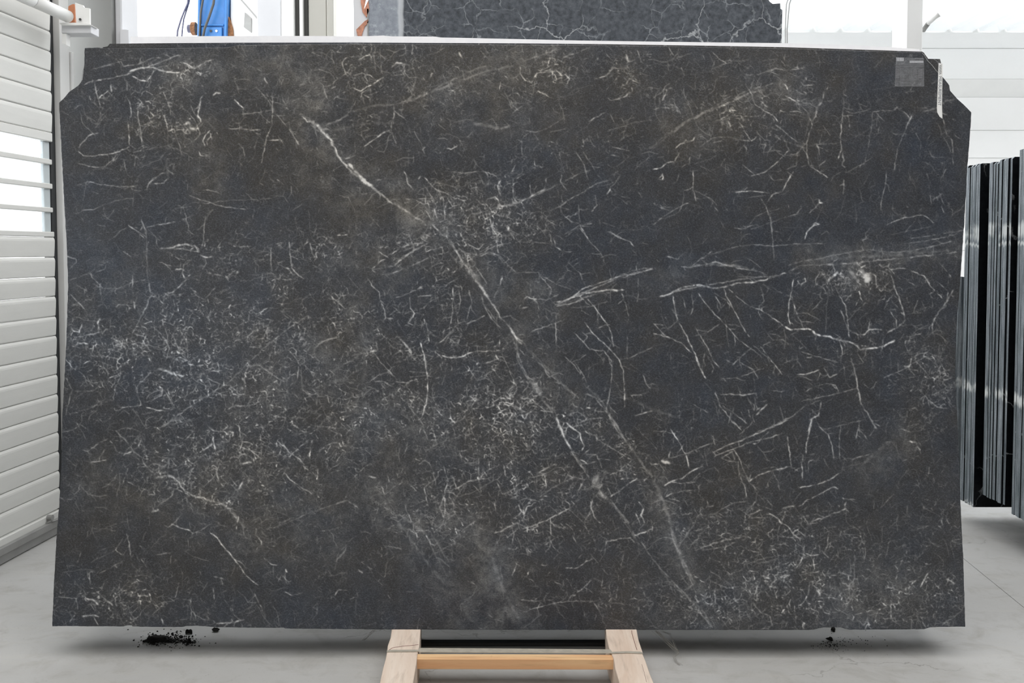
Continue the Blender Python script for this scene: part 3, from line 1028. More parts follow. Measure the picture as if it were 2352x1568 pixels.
5 8 1890 570 1960 520 2040 460 2090 430
4 7 1870 500 1900 570
4 8 1670 300 1730 330
5 9 1100 130 1150 100 1180 90 1180 130
5 7 1370 400 1440 360 1500 330
4 6 1300 440 1320 400
4 5 1600 350 1500 360 1400 410 1310 430
4 6 1380 570 1460 510 1560 460 1700 390
5 5 1720 430 1650 530
4 8 650 380 650 420 620 450 570 480 545 500 560 550 580 640
4 8 690 340 700 400 720 440 710 490 690 560 660 640 690 720
3 8 710 440 760 430 780 510
3 7 690 530 770 540
3 7 750 600 770 640 750 680
4 7 690 560 700 660 690 720
4 7 780 510 860 460 940 440 1040 430
3 7 790 240 830 240 860 230
3 6 800 240 820 320
3 6 830 330 900 320 940 320
3 6 820 430 830 380 850 430
4 7 940 280 940 440 960 540
4 8 960 440 970 370 1000 420
4 7 1010 290 1020 380
4 7 1070 450 1090 510 1110 550 1150 540 1240 470
3 5 900 480 960 550
4 7 1060 600 1065 680
3 7 1010 590 1020 610
6 8 1230 620 1240 660 1270 690 1290 640 1320 630
3 6 1220 600 1280 580 1370 600
3 6 1350 640 1360 690
4 7 1760 580 1750 640 1770 710 1820 760
5 8 1250 800 1330 780 1420 740 1500 700 1600 650
7 8 1050 830 1110 810 1180 770 1220 750
4 7 1220 750 1240 820
3 6 1180 780 1200 850
3 6 1260 820 1400 770
3 7 1450 740 1500 790
3 7 1430 820 1450 870 1480 930 1520 970
5 8 1620 850 1640 900
3 6 1410 920 1520 850
4 7 830 800 880 770 920 740
3 5 690 720 780 690
7 8 1150 940 1200 950
4 6 1290 930 1300 980
6 8 1210 1040 1200 1100 1180 1140
3 7 1380 1060 1440 1060
5 6 1560 1080 1650 1080 1720 1030 1770 1010
5 7 1610 1285 1680 1240 1750 1170
4 6 1250 1400 1340 1370 1420 1350 1500 1330
3 6 1500 1330 1600 1320 1800 1320
2 6 1280 1500 1400 1410
4 6 1240 1310 1350 1320 1480 1310
4 7 1770 1330 1820 1400
6 7 2090 600 2130 650 2110 700 2140 760
6 7 2050 850 2120 830 2195 800
4 7 1850 960 1860 890 1950 870 2040 860
3 5 1960 1100 1990 950
3 5 1950 1180 1940 1100
7 8 0 600 40 620 70 650
10 5 340 680 420 730 500 780 560 840
6 7 560 840 600 930
8 7 150 420 200 430
4 6 260 560 330 500 400 460
3 7 410 250 430 170
4 6 570 10 620 110 640 180
5 4 560 240 640 190 800 130 900 110
6 3 600 930 660 1040 700 1120
5 5 860 1170 920 1200
7 6 70 1090 110 1120
4 6 0 1310 50 1290
4 6 60 1230 70 1280
@I
16 4 0 440 40 520 80 600 110 700
13 5 110 700 140 800 170 920 220 1030 270 1130 290 1200
6 6 140 830 160 920 200 980
9 5 0 1010 40 1070 80 1130 170 1230 280 1310 370 1400 430 1510
5 8 80 490 140 450 210 430 280 380 360 345
3 7 130 460 200 470 310 460
5 7 90 570 130 545 210 525 310 520
3 7 110 575 200 600
3 6 320 560 335 520
12 10 60 310 90 320 130 330
4 8 110 290 130 230
4 8 0 330 50 330
4 8 120 70 180 160 210 220 240 270 260 360
3 6 75 180 75 110 95 95 0 95
4 5 110 290 230 260 340 210 440 180
3 7 400 170 430 130 450 200
5 7 430 250 520 200 640 160 800 90 980 10
4 7 450 270 560 230 680 180 800 150 940 110
3 8 490 290 570 315
3 7 490 290 580 240
8 8 570 250 590 300
6 9 720 185 750 185
3 6 570 10 630 80
3 6 620 120 690 60 720 20
4 7 560 200 620 280 640 350 690 460 750 520
4 7 630 420 660 500 675 570
3 5 750 200 800 260 830 310
5 8 690 460 760 410 840 380 900 370 970 350
3 6 860 380 900 460 910 520
3 5 770 370 880 350
5 8 965 110 975 200 985 290 1000 370
5 8 1140 0 1120 100 1100 210 1100 260
3 6 1115 400 1120 310 1150 300
5 8 1080 260 1070 330 1075 390 1070 440
4 7 1190 60 1260 120 1290 200 1300 300
3 6 1350 50 1340 200 1345 320
3 6 1485 20 1460 160
4 6 1560 0 1610 80
5 7 1050 500 1180 480 1290 430 1360 390
4 7 1040 640 1130 580 1210 540 1310 490
8 9 1300 500 1330 510
10 10 1365 575 1372 582
5 7 1390 600 1380 640
6 7 1130 750 1200 720 1290 690 1390 650
14 3 1450 390 1500 340 1580 260 1700 170
4 6 1420 310 1480 280 1560 260
7 7 1840 170 1890 170 1920 240
3 6 1780 80 1850 100
6 7 690 720 700 690 790 660
8 5 690 730 690 790 670 800
4 6 700 720 800 715 870 700
6 8 830 680 880 710 920 750 970 780 1010 840 1060 880
4 8 1090 910 1080 990 1060 1040 1030 1080
4 8 1090 970 1150 990 1200 980
3 7 1260 850 1260 920
3 6 1040 1020 1020 1060
7 6 930 650 1020 630
3 5 750 620 860 660
3 5 820 590 870 640
9 4 400 690 450 700 480 740
3 6 440 690 580 610 680 600
3 6 300 760 320 710 360 680
3 5 400 740 400 850
3 5 520 740 530 830
3 5 200 900 260 820 300 760
3 8 390 590 400 640 440 630
8 6 300 960 370 920 440 900 540 880 660 850
5 6 350 950 500 930 600 890
9 9 770 1130 800 1140 840 1155
4 6 1060 1130 1140 1110 1200 1100
3 6 1200 1130 1280 1110
3 6 1350 1110 1420 1140
7 5 1450 980 1450 1100 1450 1150 1410 1200 1410 1300
9 9 1190 1220 1200 1280
7 8 1225 1330 1230 1345
4 6 1210 950 1270 1010
3 6 840 920 960 900
6 8 440 1260 455 1330
6 7 840 1420 860 1500
4 5 720 1330 780 1400 840 1420
3 6 580 1250 600 1330
6 7 1920 1220 1960 1140 1980 1110
6 8 2110 1155 2170 1190
5 7 1500 880 1510 900
5 7 1660 1440 1710 1440 1710 1340
@Z
8 6.5 690 262 712 272 722 285
13 6.5 722 283 742 300 756 318
10 7 756 316 768 338 775 358 786 370
8 7 786 370 800 386 812 398
12 7.5 812 398 830 412 850 428
7 6 850 428 872 444 890 458 905 470
12 5 905 465 930 480 955 500 985 510
7 5 985 508 1005 528 1030 552
9 6 1030 552 1050 580 1062 605
15 5.5 1062 600 1082 625 1100 650
10 6.5 1092 640 1108 662 1120 682
8 6 1120 682 1135 702 1150 730 1172 752
9 8 1172 752 1184 775 1200 790
8 6 1184 775 1188 800 1195 832 1210 862 1225 875
16 5 1222 868 1235 890 1244 908
9 4 1244 908 1262 938 1276 960
9 7.5 1278 960 1287 985 1300 1010 1312 1032
8 6 1312 1032 1330 1060 1350 1085
8 5 1400 1145 1425 1178 1448 1212 1470 1240
7 4 1470 1240 1500 1285 1540 1330 1580 1370 1635 1440
10 4 1200 790 1230 825 1262 858 1300 890 1330 915
9 5 1340 880 1385 925 1410 965 1430 1000 1460 1045 1500 1095
11 5 1500 1100 1520 1140 1535 1185 1545 1225
9 6 1540 1220 1555 1260 1570 1300 1592 1345
10 4 800 258 860 244 910 240 960 224 1020 200 1075 180 1120 162 1180 150
8 4 1180 150 1240 128 1290 112
9 4 1492 345 1530 310 1570 283 1610 262 1660 236 1720 208 1780 192 1850 172
8 4 1080 498 1130 480 1180 470 1230 450 1290 420 1350 392
8 4.5 1280 700 1330 686 1370 676 1430 667
5 5 1280 700 1340 672 1420 640 1500 618
6 5 1520 682 1570 665 1640 652 1720 640 1790 632
12 4 1590 612 1640 606 1700 612 1750 625
14 3 1850 600 1950 590 2050 585 2180 575
6 5 1900 610 2000 600 2100 590 2200 580
13 3 760 300 800 292 870 282 930 285
12 3 1410 900 1500 940 1560 960
16 3 1090 1240 1130 1280 1150 1340 1180 1400 1205 1442
14 3 880 1150 930 1220 980 1290 1020 1340
10 4 975 1195 1000 1240 1030 1290
8 5 860 1150 900 1175 940 1200 980 1230
"""
# ================================================================ STONE FIGURE (computed in numpy, stored as colour attributes on the slab's own surface)
PW, PH = 2352, 1568
def vnoise(w, h, cell, seed, octs=3):
    r = np.random.RandomState(seed); out = np.zeros((h, w), np.float32); amp = 1.0; tot = 0.
    for o in range(octs):
        c = max(cell/2**o, 2.); gh, gw = int(h/c) + 3, int(w/c) + 3
        g = r.rand(gh, gw).astype(np.float32)
        ys = np.arange(h)/c; xs = np.arange(w)/c
        yi = ys.astype(int); xi = xs.astype(int); fy = (ys - yi); fx = (xs - xi)
        fy = (fy*fy*(3-2*fy))[:, None].astype(np.float32); fx = (fx*fx*(3-2*fx))[None].astype(np.float32)
        a = g[yi][:, xi]; b = g[yi][:, xi+1]; c_ = g[yi+1][:, xi]; d = g[yi+1][:, xi+1]
        out += amp*((a*(1-fx) + b*fx)*(1-fy) + (c_*(1-fx) + d*fx)*fy); tot += amp; amp *= .5
    return out/tot
def stamp(A, xs, ys, w, val):
    """soft round dabs; w = full width of the vein in pixels"""
    R = 1 + int(np.ceil(float(np.max(w)))) if len(xs) else 0
    R = min(R, 5); h, wd = A.shape
    xi = np.floor(xs).astype(int); yi = np.floor(ys).astype(int); s2 = 1.0/(2*(0.40 + .36*w)**2)
    for dy in range(-R, R+1):
        for dx in range(-R, R+1):
            X = xi + dx; Y = yi + dy
            d2 = (X + .5 - xs)**2 + (Y + .5 - ys)**2
            v = val*np.exp(-d2*s2)
            ok = (X >= 0) & (X < wd) & (Y >= 0) & (Y < h) & (v > .02)
            np.maximum.at(A, (Y[ok], X[ok]), v[ok])
def resample(p, step):
    p = np.array(p, float); d = np.hypot(*np.diff(p, axis=0).T); s = np.r_[0, np.cumsum(d)]
    if s[-1] < 1e-6: return p, s
    t = np.arange(0, s[-1], step)
    return np.c_[np.interp(t, s, p[:, 0]), np.interp(t, s, p[:, 1])], t
rs = np.random.RandomState(11)
def rough1d(n, scale, amp):
    out = np.zeros(n); a = amp; c = scale
    while c > 1.5:
        k = int(n/c) + 3; g = rs.randn(k); out += a*np.interp(np.arange(n)/c, np.arange(k), g); a *= .55; c /= 2.2
    return out
VEN = np.zeros((PH, PW), np.float32)
TILES = dict(Z=(0, 0, 1.0), A=(100, 60, .3189), B=(800, 60, .3189), C=(1500, 60, .3197), D=(100, 500, .3189), E=(800, 500, .3189), F=(1500, 500, .3197),
             G=(100, 960, .3189), H=(800, 960, .3189), I=(1500, 960, .3197))
def draw_vein(p, w, i, A=None):
    A = VEN if A is None else A
    q, t = resample(p, .45); n = len(q)
    if n < 3: return
    L = t[-1]; tx = np.gradient(q[:, 0]); ty = np.gradient(q[:, 1]); m = np.hypot(tx, ty) + 1e-6
    off = rough1d(n, 20, .5 + .10*w) * np.clip(np.minimum(t, L - t)/3, 0, 1)
    q = q + np.c_[-ty/m, tx/m]*off[:, None]
    wv = np.clip(w*(1 + rough1d(n, 20, .28)), .5, None); iv = i*np.clip(.74 + rough1d(n, 15, .26) + .5*(rough1d(n, 30, .5) > .55), .12, 1.3)
    taper = np.clip(np.minimum(t, L - t)/7 + .45, 0, 1)
    if w < 2.0: stamp(A, q[:, 0], q[:, 1], wv*taper, iv*taper); return
    # wide bands are bundles of ragged fibres over a dim core
    stamp(A, q[:, 0], q[:, 1], wv*taper*.8, iv*(.85 if i > .6 else .5)*taper)
    for k in range(int(3 + w*1.6)):
        o = rs.uniform(-.5, .5)*w; a = rs.randint(0, max(1, n//2)); b = min(n, a + rs.randint(20, max(21, n)))
        if b - a < 8: continue
        oo = o + rough1d(b-a, 18, w*.13); sl = slice(a, b)
        Q = q[sl] + np.c_[-ty[sl]/m[sl], tx[sl]/m[sl]]*oo[:, None]
        stamp(A, Q[:, 0], Q[:, 1], np.full(b-a, .8), iv[sl]*rs.uniform(.55, 1.05)*np.clip(1 - abs(o)/w*.6, 0, 1))
cur = None
for line in VEINS.strip().splitlines():
    line = line.strip()
    if not line: continue
    if line[0] == '@': cur = TILES[line[1]]; continue
    v = [float(x) for x in line.split()]
    pts = [(cur[0] + v[k]*cur[2], cur[1] + v[k+1]*cur[2]) for k in range(2, len(v) - 1, 2)]
    draw_vein(pts, max(.35, .13*v[0] + .022*v[0]**2), v[1]/10.*.86)
    # fine offshoots
    if len(pts) > 1:
        for _ in range(rs.randint(0, 3)):
            a = rs.randint(0, len(pts) - 1); f = rs.rand(); P = np.array(pts[a])*(1-f) + np.array(pts[a+1])*f; d = np.array(pts[a+1]) - np.array(pts[a]); th = math.atan2(d[1], d[0]) + rs.choice([-1, 1])*rs.uniform(.4, 1.3); L = rs.uniform(8, 34); m = P + L*.5*np.array([math.cos(th), math.sin(th)]) + rs.randn(2)*2; e = m + L*.5*np.array([math.cos(th+rs.randn()*.4), math.sin(th+rs.randn()*.4)])
            draw_vein([tuple(P), tuple(m), tuple(e)], .3, rs.uniform(.28, .6))
# density of the fine crackle
yy, xx = np.mgrid[0:PH, 0:PW].astype(np.float32)
def blobs(base, lst):
    d = np.full((PH//4, PW//4), base, np.float32); Y, X = np.mgrid[0:PH//4, 0:PW//4]*4.
    for x, y, rx, ry, a in lst: d += a*np.exp(-(((X-x)/rx)**2 + ((Y-y)/ry)**2))
    return d
DEN = blobs(.24, [(470, 240, 230, 100, .5), (1080, 500, 150, 90, 1.5), (1120, 960, 200, 140, 1.3), (560, 1040, 230, 130, .9), (290, 780, 160, 90, 1.1),
    (460, 880, 250, 180, .6), (720, 780, 220, 180, .6), (1350, 1150, 330, 150, .6), (1900, 1330, 300, 130, .9), (1620, 1390, 230, 80, .8), (900, 170, 180, 70, .5),
    (1300, 170, 200, 60, .5), (1690, 220, 180, 80, .4), (1960, 640, 130, 40, .8), (2150, 850, 60, 200, .6), (300, 1380, 160, 70, .6), (1000, 1120, 150, 90, .7),
    (700, 560, 120, 50, .4), (380, 1080, 120, 60, .5), (1650, 520, 260, 90, -.18), (1700, 760, 240, 110, -.12), (1980, 400, 200, 120, -.15), (200, 450, 120, 120, -.1), (1450, 650, 150, 100, -.1)])
DEN = np.clip(DEN, .05, 2) * (.25 + 2.7*vnoise(PW//4, PH//4, 20, 5, 3)**1.8)
def crackle(N, steps, wlo, whi, ilo, ihi, kink, dmin=0., fam=None, pw=1.0):
    r = rs; x = []; y = []
    P = (DEN**pw).ravel(); P = P/P.sum()
    idx = r.choice(P.size, N, p=P); cy, cx = np.divmod(idx, PW//4)
    X = cx*4 + r.rand(N)*4; Y = cy*4 + r.rand(N)*4
    fams = np.array([-.30, 1.25, 1.95, .9, -.1]) if fam is None else np.array(fam)
    th = fams[r.randint(0, len(fams), N)] + r.randn(N)*.32
    rnd = r.rand(N) < .35; th[rnd] = r.rand(rnd.sum())*np.pi; flip = r.rand(N) < .5; th[flip] += np.pi
    ln = (steps*(.25 + .9*r.rand(N)**1.6)).astype(int); w0 = r.uniform(wlo, whi, N); i0 = ilo + (ihi - ilo)*r.rand(N)**2.2
    bend = r.randn(N)*.004; XS = []; YS = []; WS = []; IS = []; im = np.ones(N)
    for s in range(steps):
        live = s < ln
        if not live.any(): break
        th += bend + r.randn(N)*.07; k = r.rand(N) < kink; th[k] += r.choice([-1, 1], k.sum())*r.uniform(.4, 1.3, k.sum())
        X += np.cos(th)*.75; Y += np.sin(th)*.75; im = np.clip(im + r.randn(N)*.09, .25, 1.15)
        f = np.clip(np.minimum(s, ln - s)/6., .15, 1)
        XS.append(X[live].copy()); YS.append(Y[live].copy()); WS.append((w0*f)[live]); IS.append((i0*f*im)[live])
    stamp(VEN, np.concatenate(XS), np.concatenate(YS), np.concatenate(WS), np.concatenate(IS))
def cellnet(cell, seed, width, lo, hi, keep, gate_cell, gate_lo, sx=1., sy=1., rot=0., warp=6., dpow=1., dmin=0.):
    """broken network of crack lines: borders of warped cells, each border with its own strength"""
    r = np.random.RandomState(seed); H, W = PH, PW
    wx = (vnoise(W, H, cell*1.7, seed+1, 3) - .5)*warp*2; wy = (vnoise(W, H, cell*1.7, seed+2, 3) - .5)*warp*2
    wx += (vnoise(W, H, 5, seed+5, 1) - .5)*2.2; wy += (vnoise(W, H, 5, seed+6, 1) - .5)*2.2
    c, s_ = math.cos(rot), math.sin(rot); X = xx + wx; Y = yy + wy
    U = ((X*c + Y*s_)/(cell*sx)).astype(np.float32); V = ((-X*s_ + Y*c)/(cell*sy)).astype(np.float32)
    U -= U.min(); V -= V.min(); gu = int(U.max()) + 4; gv = int(V.max()) + 4
    JX = r.rand(gv, gu).astype(np.float32)*.96; JY = r.rand(gv, gu).astype(np.float32)*.96; ID = r.rand(gv, gu).astype(np.float32)
    iu = U.astype(np.int32); iv = V.astype(np.int32)
    d1 = np.full((H, W), 9e9, np.float32); d2 = d1.copy(); p1x = np.zeros_like(d1); p1y = p1x.copy(); p2x = p1x.copy(); p2y = p1x.copy(); i1 = p1x.copy(); i2 = p1x.copy()
    for dv in (-1, 0, 1):
        for du in (-1, 0, 1):
            a = np.clip(iu + du, 0, gu-1); b_ = np.clip(iv + dv, 0, gv-1)
            px = a + JX[b_, a]; py = b_ + JY[b_, a]; idv = ID[b_, a]; d = (px - U)**2 + (py - V)**2
            m1 = d < d1; m2 = (~m1) & (d < d2)
            d2 = np.where(m1, d1, np.where(m2, d, d2)); p2x = np.where(m1, p1x, np.where(m2, px, p2x)); p2y = np.where(m1, p1y, np.where(m2, py, p2y)); i2 = np.where(m1, i1, np.where(m2, idv, i2))
            d1 = np.where(m1, d, d1); p1x = np.where(m1, px, p1x); p1y = np.where(m1, py, p1y); i1 = np.where(m1, idv, i1)
    dist = (d2 - d1)/(2*np.sqrt((p2x-p1x)**2 + (p2y-p1y)**2) + 1e-6)*cell*math.sqrt(sx*sy)
    hsh = np.modf((i1 + i2)*7919.37)[0]; st = np.where(hsh < keep, lo + (hi - lo)*(1 - hsh/keep)**1.6, 0)
    wd = width*(.55 + .9*vnoise(W, H, 12, seed+7, 2)); g = np.exp(-(dist/wd)**2*1.1)
    gt = np.clip((vnoise(W, H, gate_cell, seed+8, 4) - gate_lo)*9, 0, 1)*np.clip((vnoise(W, H, 7, seed+9, 2) - .25)*3.2, .15, 1.1)
    den = np.clip(up4(DEN) - dmin, 0, 1.6)**dpow
    return (g*st*gt*np.clip(den*1.15, 0, 1.25)).astype(np.float32)
def up4(a): return np.repeat(np.repeat(a, 4, 0), 4, 1)[:PH, :PW]
for k in (cellnet(13, 301, .52, .26, .90, .62, 26, .46, 1.25, .9, -.3, 5, .9),
          cellnet(24, 321, .54, .26, .88, .55, 40, .45, 1.5, .8, -.35, 9, .8),
          cellnet(22, 341, .52, .24, .80, .50, 40, .46, .75, 1.5, -.15, 9, .7),
          cellnet(52, 361, .60, .30, .80, .42, 60, .44, 1.7, .7, -.3, 16, .35),
          cellnet(60, 381, .56, .28, .74, .38, 60, .45, .7, 1.5, -.25, 14, .35),
          cellnet(8, 401, .55, .3, 1.1, .60, 16, .50, 1.1, .9, -.3, 3.5, 1.3, .3)):
    VEN = np.maximum(VEN, k)
crackle(8500, 20, .1, .3, .16, .46, .02)
crackle(1400, 44, .1, .45, .24, .62, .02)
crackle(420, 130, .1, .4, .25, .56, .006)
DEN_ = DEN; DEN = DEN_*0 + .5; crackle(1700, 90, .05, .2, .26, .52, .004); crackle(3000, 26, .05, .2, .24, .48, .02); DEN = DEN_
crackle(2200, 7, .4, 1.1, .5, 1.1, .10, pw=2.0)
DEN_ = DEN; DEN = blobs(0., [(440, 165, 60, 20, 1), (470, 140, 40, 12, .7), (425, 300, 50, 24, 1), (240, 230, 30, 18, .7), (1130, 510, 110, 50, 1), (1060, 460, 60, 26, .9), (220, 785, 70, 26, 1), (280, 795, 40, 18, 1), (385, 855, 45, 18, 1.1), (600, 1110, 60, 40, .7), (520, 1030, 70, 40, .7), (430, 1110, 30, 12, 1), (520, 1150, 60, 14, 1),
    (1150, 935, 100, 50, 1), (1180, 990, 60, 40, 1), (1010, 1120, 50, 60, .7), (1985, 632, 46, 18, 1.4), (1910, 635, 30, 14, 1), (260, 1395, 60, 26, .9), (1620, 1400, 110, 40, .8), (1280, 960, 50, 40, .8), (2120, 900, 40, 80, .6), (660, 770, 60, 30, .9), (680, 745, 30, 14, 1), (855, 280, 60, 30, .6), (840, 200, 50, 30, .6), (1440, 140, 60, 30, .6),
    (1280, 350, 50, 20, .5), (470, 565, 60, 14, 1), (500, 630, 50, 20, .7), (1960, 800, 60, 20, .8), (1750, 1330, 60, 30, .6), (1330, 1210, 60, 26, .6), (900, 900, 60, 30, .8), (1950, 1250, 60, 30, .4), (1470, 760, 30, 20, .3)])
crackle(3600, 11, .3, .9, .45, 1.05, .28)
VEN = np.maximum(VEN, cellnet(9, 501, .6, .5, 1.2, .6, 18, .44, 1.2, .9, -.3, 4, .9)); DEN = DEN_
_p = np.pad(VEN, 1, mode='edge'); _h = (_p[:, :-2] + 2*_p[:, 1:-1] + _p[:, 2:])/4
VEN = np.minimum(((_h[:-2] + 2*_h[1:-1] + _h[2:])/4)*1.22, 1.15)
# soft paler clouds
HZ = np.zeros((PH//4, PW//4), np.float32)
def cloud(p, w, i):
    q, t = resample(np.array(p)/4., 1.5); Y, X = np.mgrid[0:PH//4, 0:PW//4]
    for a, b in q[::max(1, int(w/16))]:
        x0, x1, y0, y1 = int(max(0, a-w/2)), int(a+w/2), int(max(0, b-w/2)), int(b+w/2)
        sl = (slice(y0, y1), slice(x0, x1)); d2 = ((X[sl]-a)**2 + (Y[sl]-b)**2)/(w/8.)**2
        HZ[sl] = np.maximum(HZ[sl], i*np.exp(-d2**1.4))
for p, w_, i_ in [([(870, 1130), (960, 1230), (1030, 1330), (1080, 1450)], 62, .62), ([(1095, 1240), (1130, 1320), (1185, 1450)], 62, .75), ([(1000, 1200), (1100, 1260)], 60, .45),
    ([(1060, 1340), (1120, 1440)], 70, .5), ([(650, 110), (685, 170), (700, 230)], 64, .62), ([(700, 270), (745, 310)], 34, .6), ([(740, 360), (830, 450), (880, 520)], 84, .42), ([(915, 450), (955, 495)], 50, .95),
    ([(955, 480), (1010, 530)], 40, .5), ([(815, 690), (830, 800), (815, 960)], 34, .5), ([(745, 800), (760, 890)], 50, .38), ([(760, 880), (830, 870)], 40, .4), ([(850, 540), (800, 640)], 70, .35), ([(980, 230), (1100, 190), (1230, 120)], 50, .4),
    ([(1850, 590), (2000, 590), (2200, 570)], 34, .42), ([(1960, 610), (1990, 640)], 46, .5), ([(2060, 1010), (1990, 1075)], 50, .42), ([(1960, 1380), (2060, 1350)], 90, .4), ([(1965, 1300), (1960, 1400)], 40, .35), ([(230, 1120), (520, 1160)], 110, .25),
    ([(600, 1180), (780, 1130)], 120, .3), ([(560, 1240), (780, 1240)], 70, .3), ([(1180, 660), (1260, 700)], 60, .32), ([(1190, 760), (1260, 860), (1330, 920)], 40, .4), ([(170, 700), (330, 640)], 130, .22), ([(900, 640), (950, 600)], 50, .25),
    ([(1000, 230), (1300, 260)], 110, .22), ([(880, 960), (1000, 1020)], 110, .28), ([(1760, 200), (1850, 230)], 60, .32), ([(1490, 640), (1560, 620)], 40, .3), ([(1500, 1110), (1545, 1240), (1590, 1340), (1640, 1440)], 34, .45), ([(560, 130), (600, 200)], 50, .35),
    ([(1560, 1400), (1700, 1400)], 90, .25), ([(400, 160), (500, 165)], 50, .4), ([(450, 300), (480, 420)], 50, .35), ([(1560, 280), (1600, 300)], 60, .35), ([(1100, 600), (1150, 700)], 50, .3), ([(820, 1030), (900, 1130)], 90, .35), ([(560, 900), (640, 860)], 90, .22)]:
    cloud(p, w_*1.9, i_)
n1 = vnoise(PW, PH, 30, 21, 4); n2 = vnoise(PW, PH, 9, 22, 3)
HZF = up4(HZ)
for _ in range(2):   # soften the 4 px steps
    HZF = (HZF + np.roll(HZF, 2, 0) + np.roll(HZF, -2, 0) + np.roll(HZF, 2, 1) + np.roll(HZF, -2, 1))/5
HZF = HZF*np.clip(.1 + 2.2*(n1 - .25), .1, 1.3)*np.clip(.45 + 2.0*(n2 - .3), .35, 1.2)
HZF += .12*np.clip((up4(DEN) - .4), 0, 1.2)*np.clip(n2*1.8 - .3, 0, 1.3)
TNT = up4(blobs(0., [(620, 300, 330, 190, .8), (1250, 170, 420, 90, .9), (1640, 290, 300, 110, .7), (860, 440, 150, 90, .6), (330, 1260, 240, 140, .6), (1050, 1150, 100, 60, .3), (1330, 1300, 130, 60, .3), (1680, 1120, 160, 90, .6), (780, 800, 60, 160, .5),
    (1950, 650, 120, 50, .5), (250, 640, 190, 230, -.7), (1800, 760, 380, 200, -.35), (2120, 420, 120, 150, -.5), (420, 860, 230, 140, -.5), (700, 1420, 300, 70, -.5), (160, 1350, 70, 100, -.6), (1050, 1380, 180, 80, -.35), (1400, 560, 300, 130, -.35)]))
TNT = np.clip(TNT*.5 + .5 + (vnoise(PW, PH, 60, 31, 3) - .5)*.9, 0, 1)
DENF = np.clip(up4(DEN)/1.6, 0, 1)
def sample(A, x, y):
    x = np.clip(x, 0, PW - 1.01); y = np.clip(y, 0, PH - 1.01); xi = x.astype(int); yi = y.astype(int); fx = x - xi; fy = y - yi
    return (A[yi, xi]*(1-fx) + A[yi, xi+1]*fx)*(1-fy) + (A[yi+1, xi]*(1-fx) + A[yi+1, xi+1]*fx)*fy

# ---------------------------------------------------------------- stone materials
def stone(name, attr=True, lift=1.0, amount=1.0):
    t = NT(name); v = t.coord('Object')
    if attr:
        at = t.n.new('ShaderNodeAttribute'); at.attribute_name = 'figure'
        sp = t.n.new('ShaderNodeSeparateColor'); t.t.links.new(at.outputs['Color'], sp.inputs[0])
        ven, hz, tn, den = sp.outputs[0], sp.outputs[1], sp.outputs[2], at.outputs['Alpha']
    else:
        ven = None; hz = t.math('MULTIPLY', t.ramp(t.noise(v, 2.3, 5, .6, .6), .5, .72), .6*amount); tn = t.ramp(t.noise(v, 1.3, 3), .35, .65)
        den = t.ramp(t.noise(v, 1.8, 3), .35, .7)
    dis = t.vadd(v, t.noise(v, 5, 5, .62, 0, 1), .10) if not attr else None
    dis2 = t.vadd(v, t.noise(v, 26, 4, .6, 0, 1), .03)
    gate2 = t.ramp(t.noise(v, 34, 3, .6), .48, .62)
    c1 = None
    c2 = t.math('MULTIPLY', t.ramp(t.voro(dis2, 42), 0, .05, 1, 0), gate2)
    net = t.math('MULTIPLY', t.math('MULTIPLY', c2, .36), t.math('ADD', den, .18))
    fib = t.noise(t.coord('Object', (1, 1, 1.5), (0, .3, 0)), 170, 4, .75, .6)
    grain = t.noise(v, 520, 2, .6)
    base = t.mix(tn, rgb(39*lift, 44*lift, 53*lift), rgb(48*lift, 46*lift, 43*lift))
    pat = t.ramp(t.noise(v, 11, 5, .62, .8), .35, .66)
    base = t.mix(t.math('MULTIPLY', pat, .40), base, t.mix(tn, rgb(62, 71, 84), rgb(74, 70, 65)))
    base = t.mix(t.ramp(fib, .50, .70, 0, .55), base, rgb(104, 107, 113))
    base = t.mix(t.ramp(fib, .30, .46, .55, 0), base, rgb(16, 17, 21))
    base = t.mix(t.ramp(grain, .52, .68, 0, .22), base, rgb(112, 115, 120)); base = t.mix(t.ramp(grain, .34, .48, .22, 0), base, rgb(18, 19, 22))
    c = t.mix(t.math('MULTIPLY', hz, t.ramp(fib, .34, .62, .25, 1.0)), base, t.mix(tn, rgb(116, 120, 125), rgb(126, 122, 116)))
    c = t.mix(net, c, rgb(178, 178, 178))
    if ven is not None:
        vv = t.math('MULTIPLY', t.math('POWER', ven, 1.75), 1.75)
        c = t.mix(t.math('MULTIPLY', vv, t.ramp(grain, .3, .6, .7, 1.15)), c, t.mix(tn, rgb(205, 210, 216), rgb(214, 209, 200)))
    else:
        d3 = t.vadd(v, t.noise(v, 2.2, 6, .62, 0, 1), .35)
        big = t.math('MULTIPLY', t.ramp(t.voro(d3, 3.1), 0, .016, 1, 0), t.ramp(t.noise(v, 2.6, 3), .42, .56))
        mid = t.math('MULTIPLY', t.ramp(t.voro(dis, 7.5), 0, .018, 1, 0), t.ramp(t.noise(v, 7, 3), .46, .6))
        c = t.mix(t.math('MULTIPLY', big, .75*amount), c, rgb(205, 205, 205)); c = t.mix(t.math('MULTIPLY', mid, .7*amount), c, rgb(190, 192, 196))
    t.put(t.b.inputs['Base Color'], c); t.b.inputs['Roughness'].default_value = .28
    t.b.inputs['Specular IOR Level'].default_value = .42
    return t.m
M['stone'] = stone('dark_veined_stone')
M['stone_far'] = stone('grey_veined_stone', False, 1.45, 1.0)
M['stone_hid'] = stone('dark_stone_plain', False, 1.0, .4)
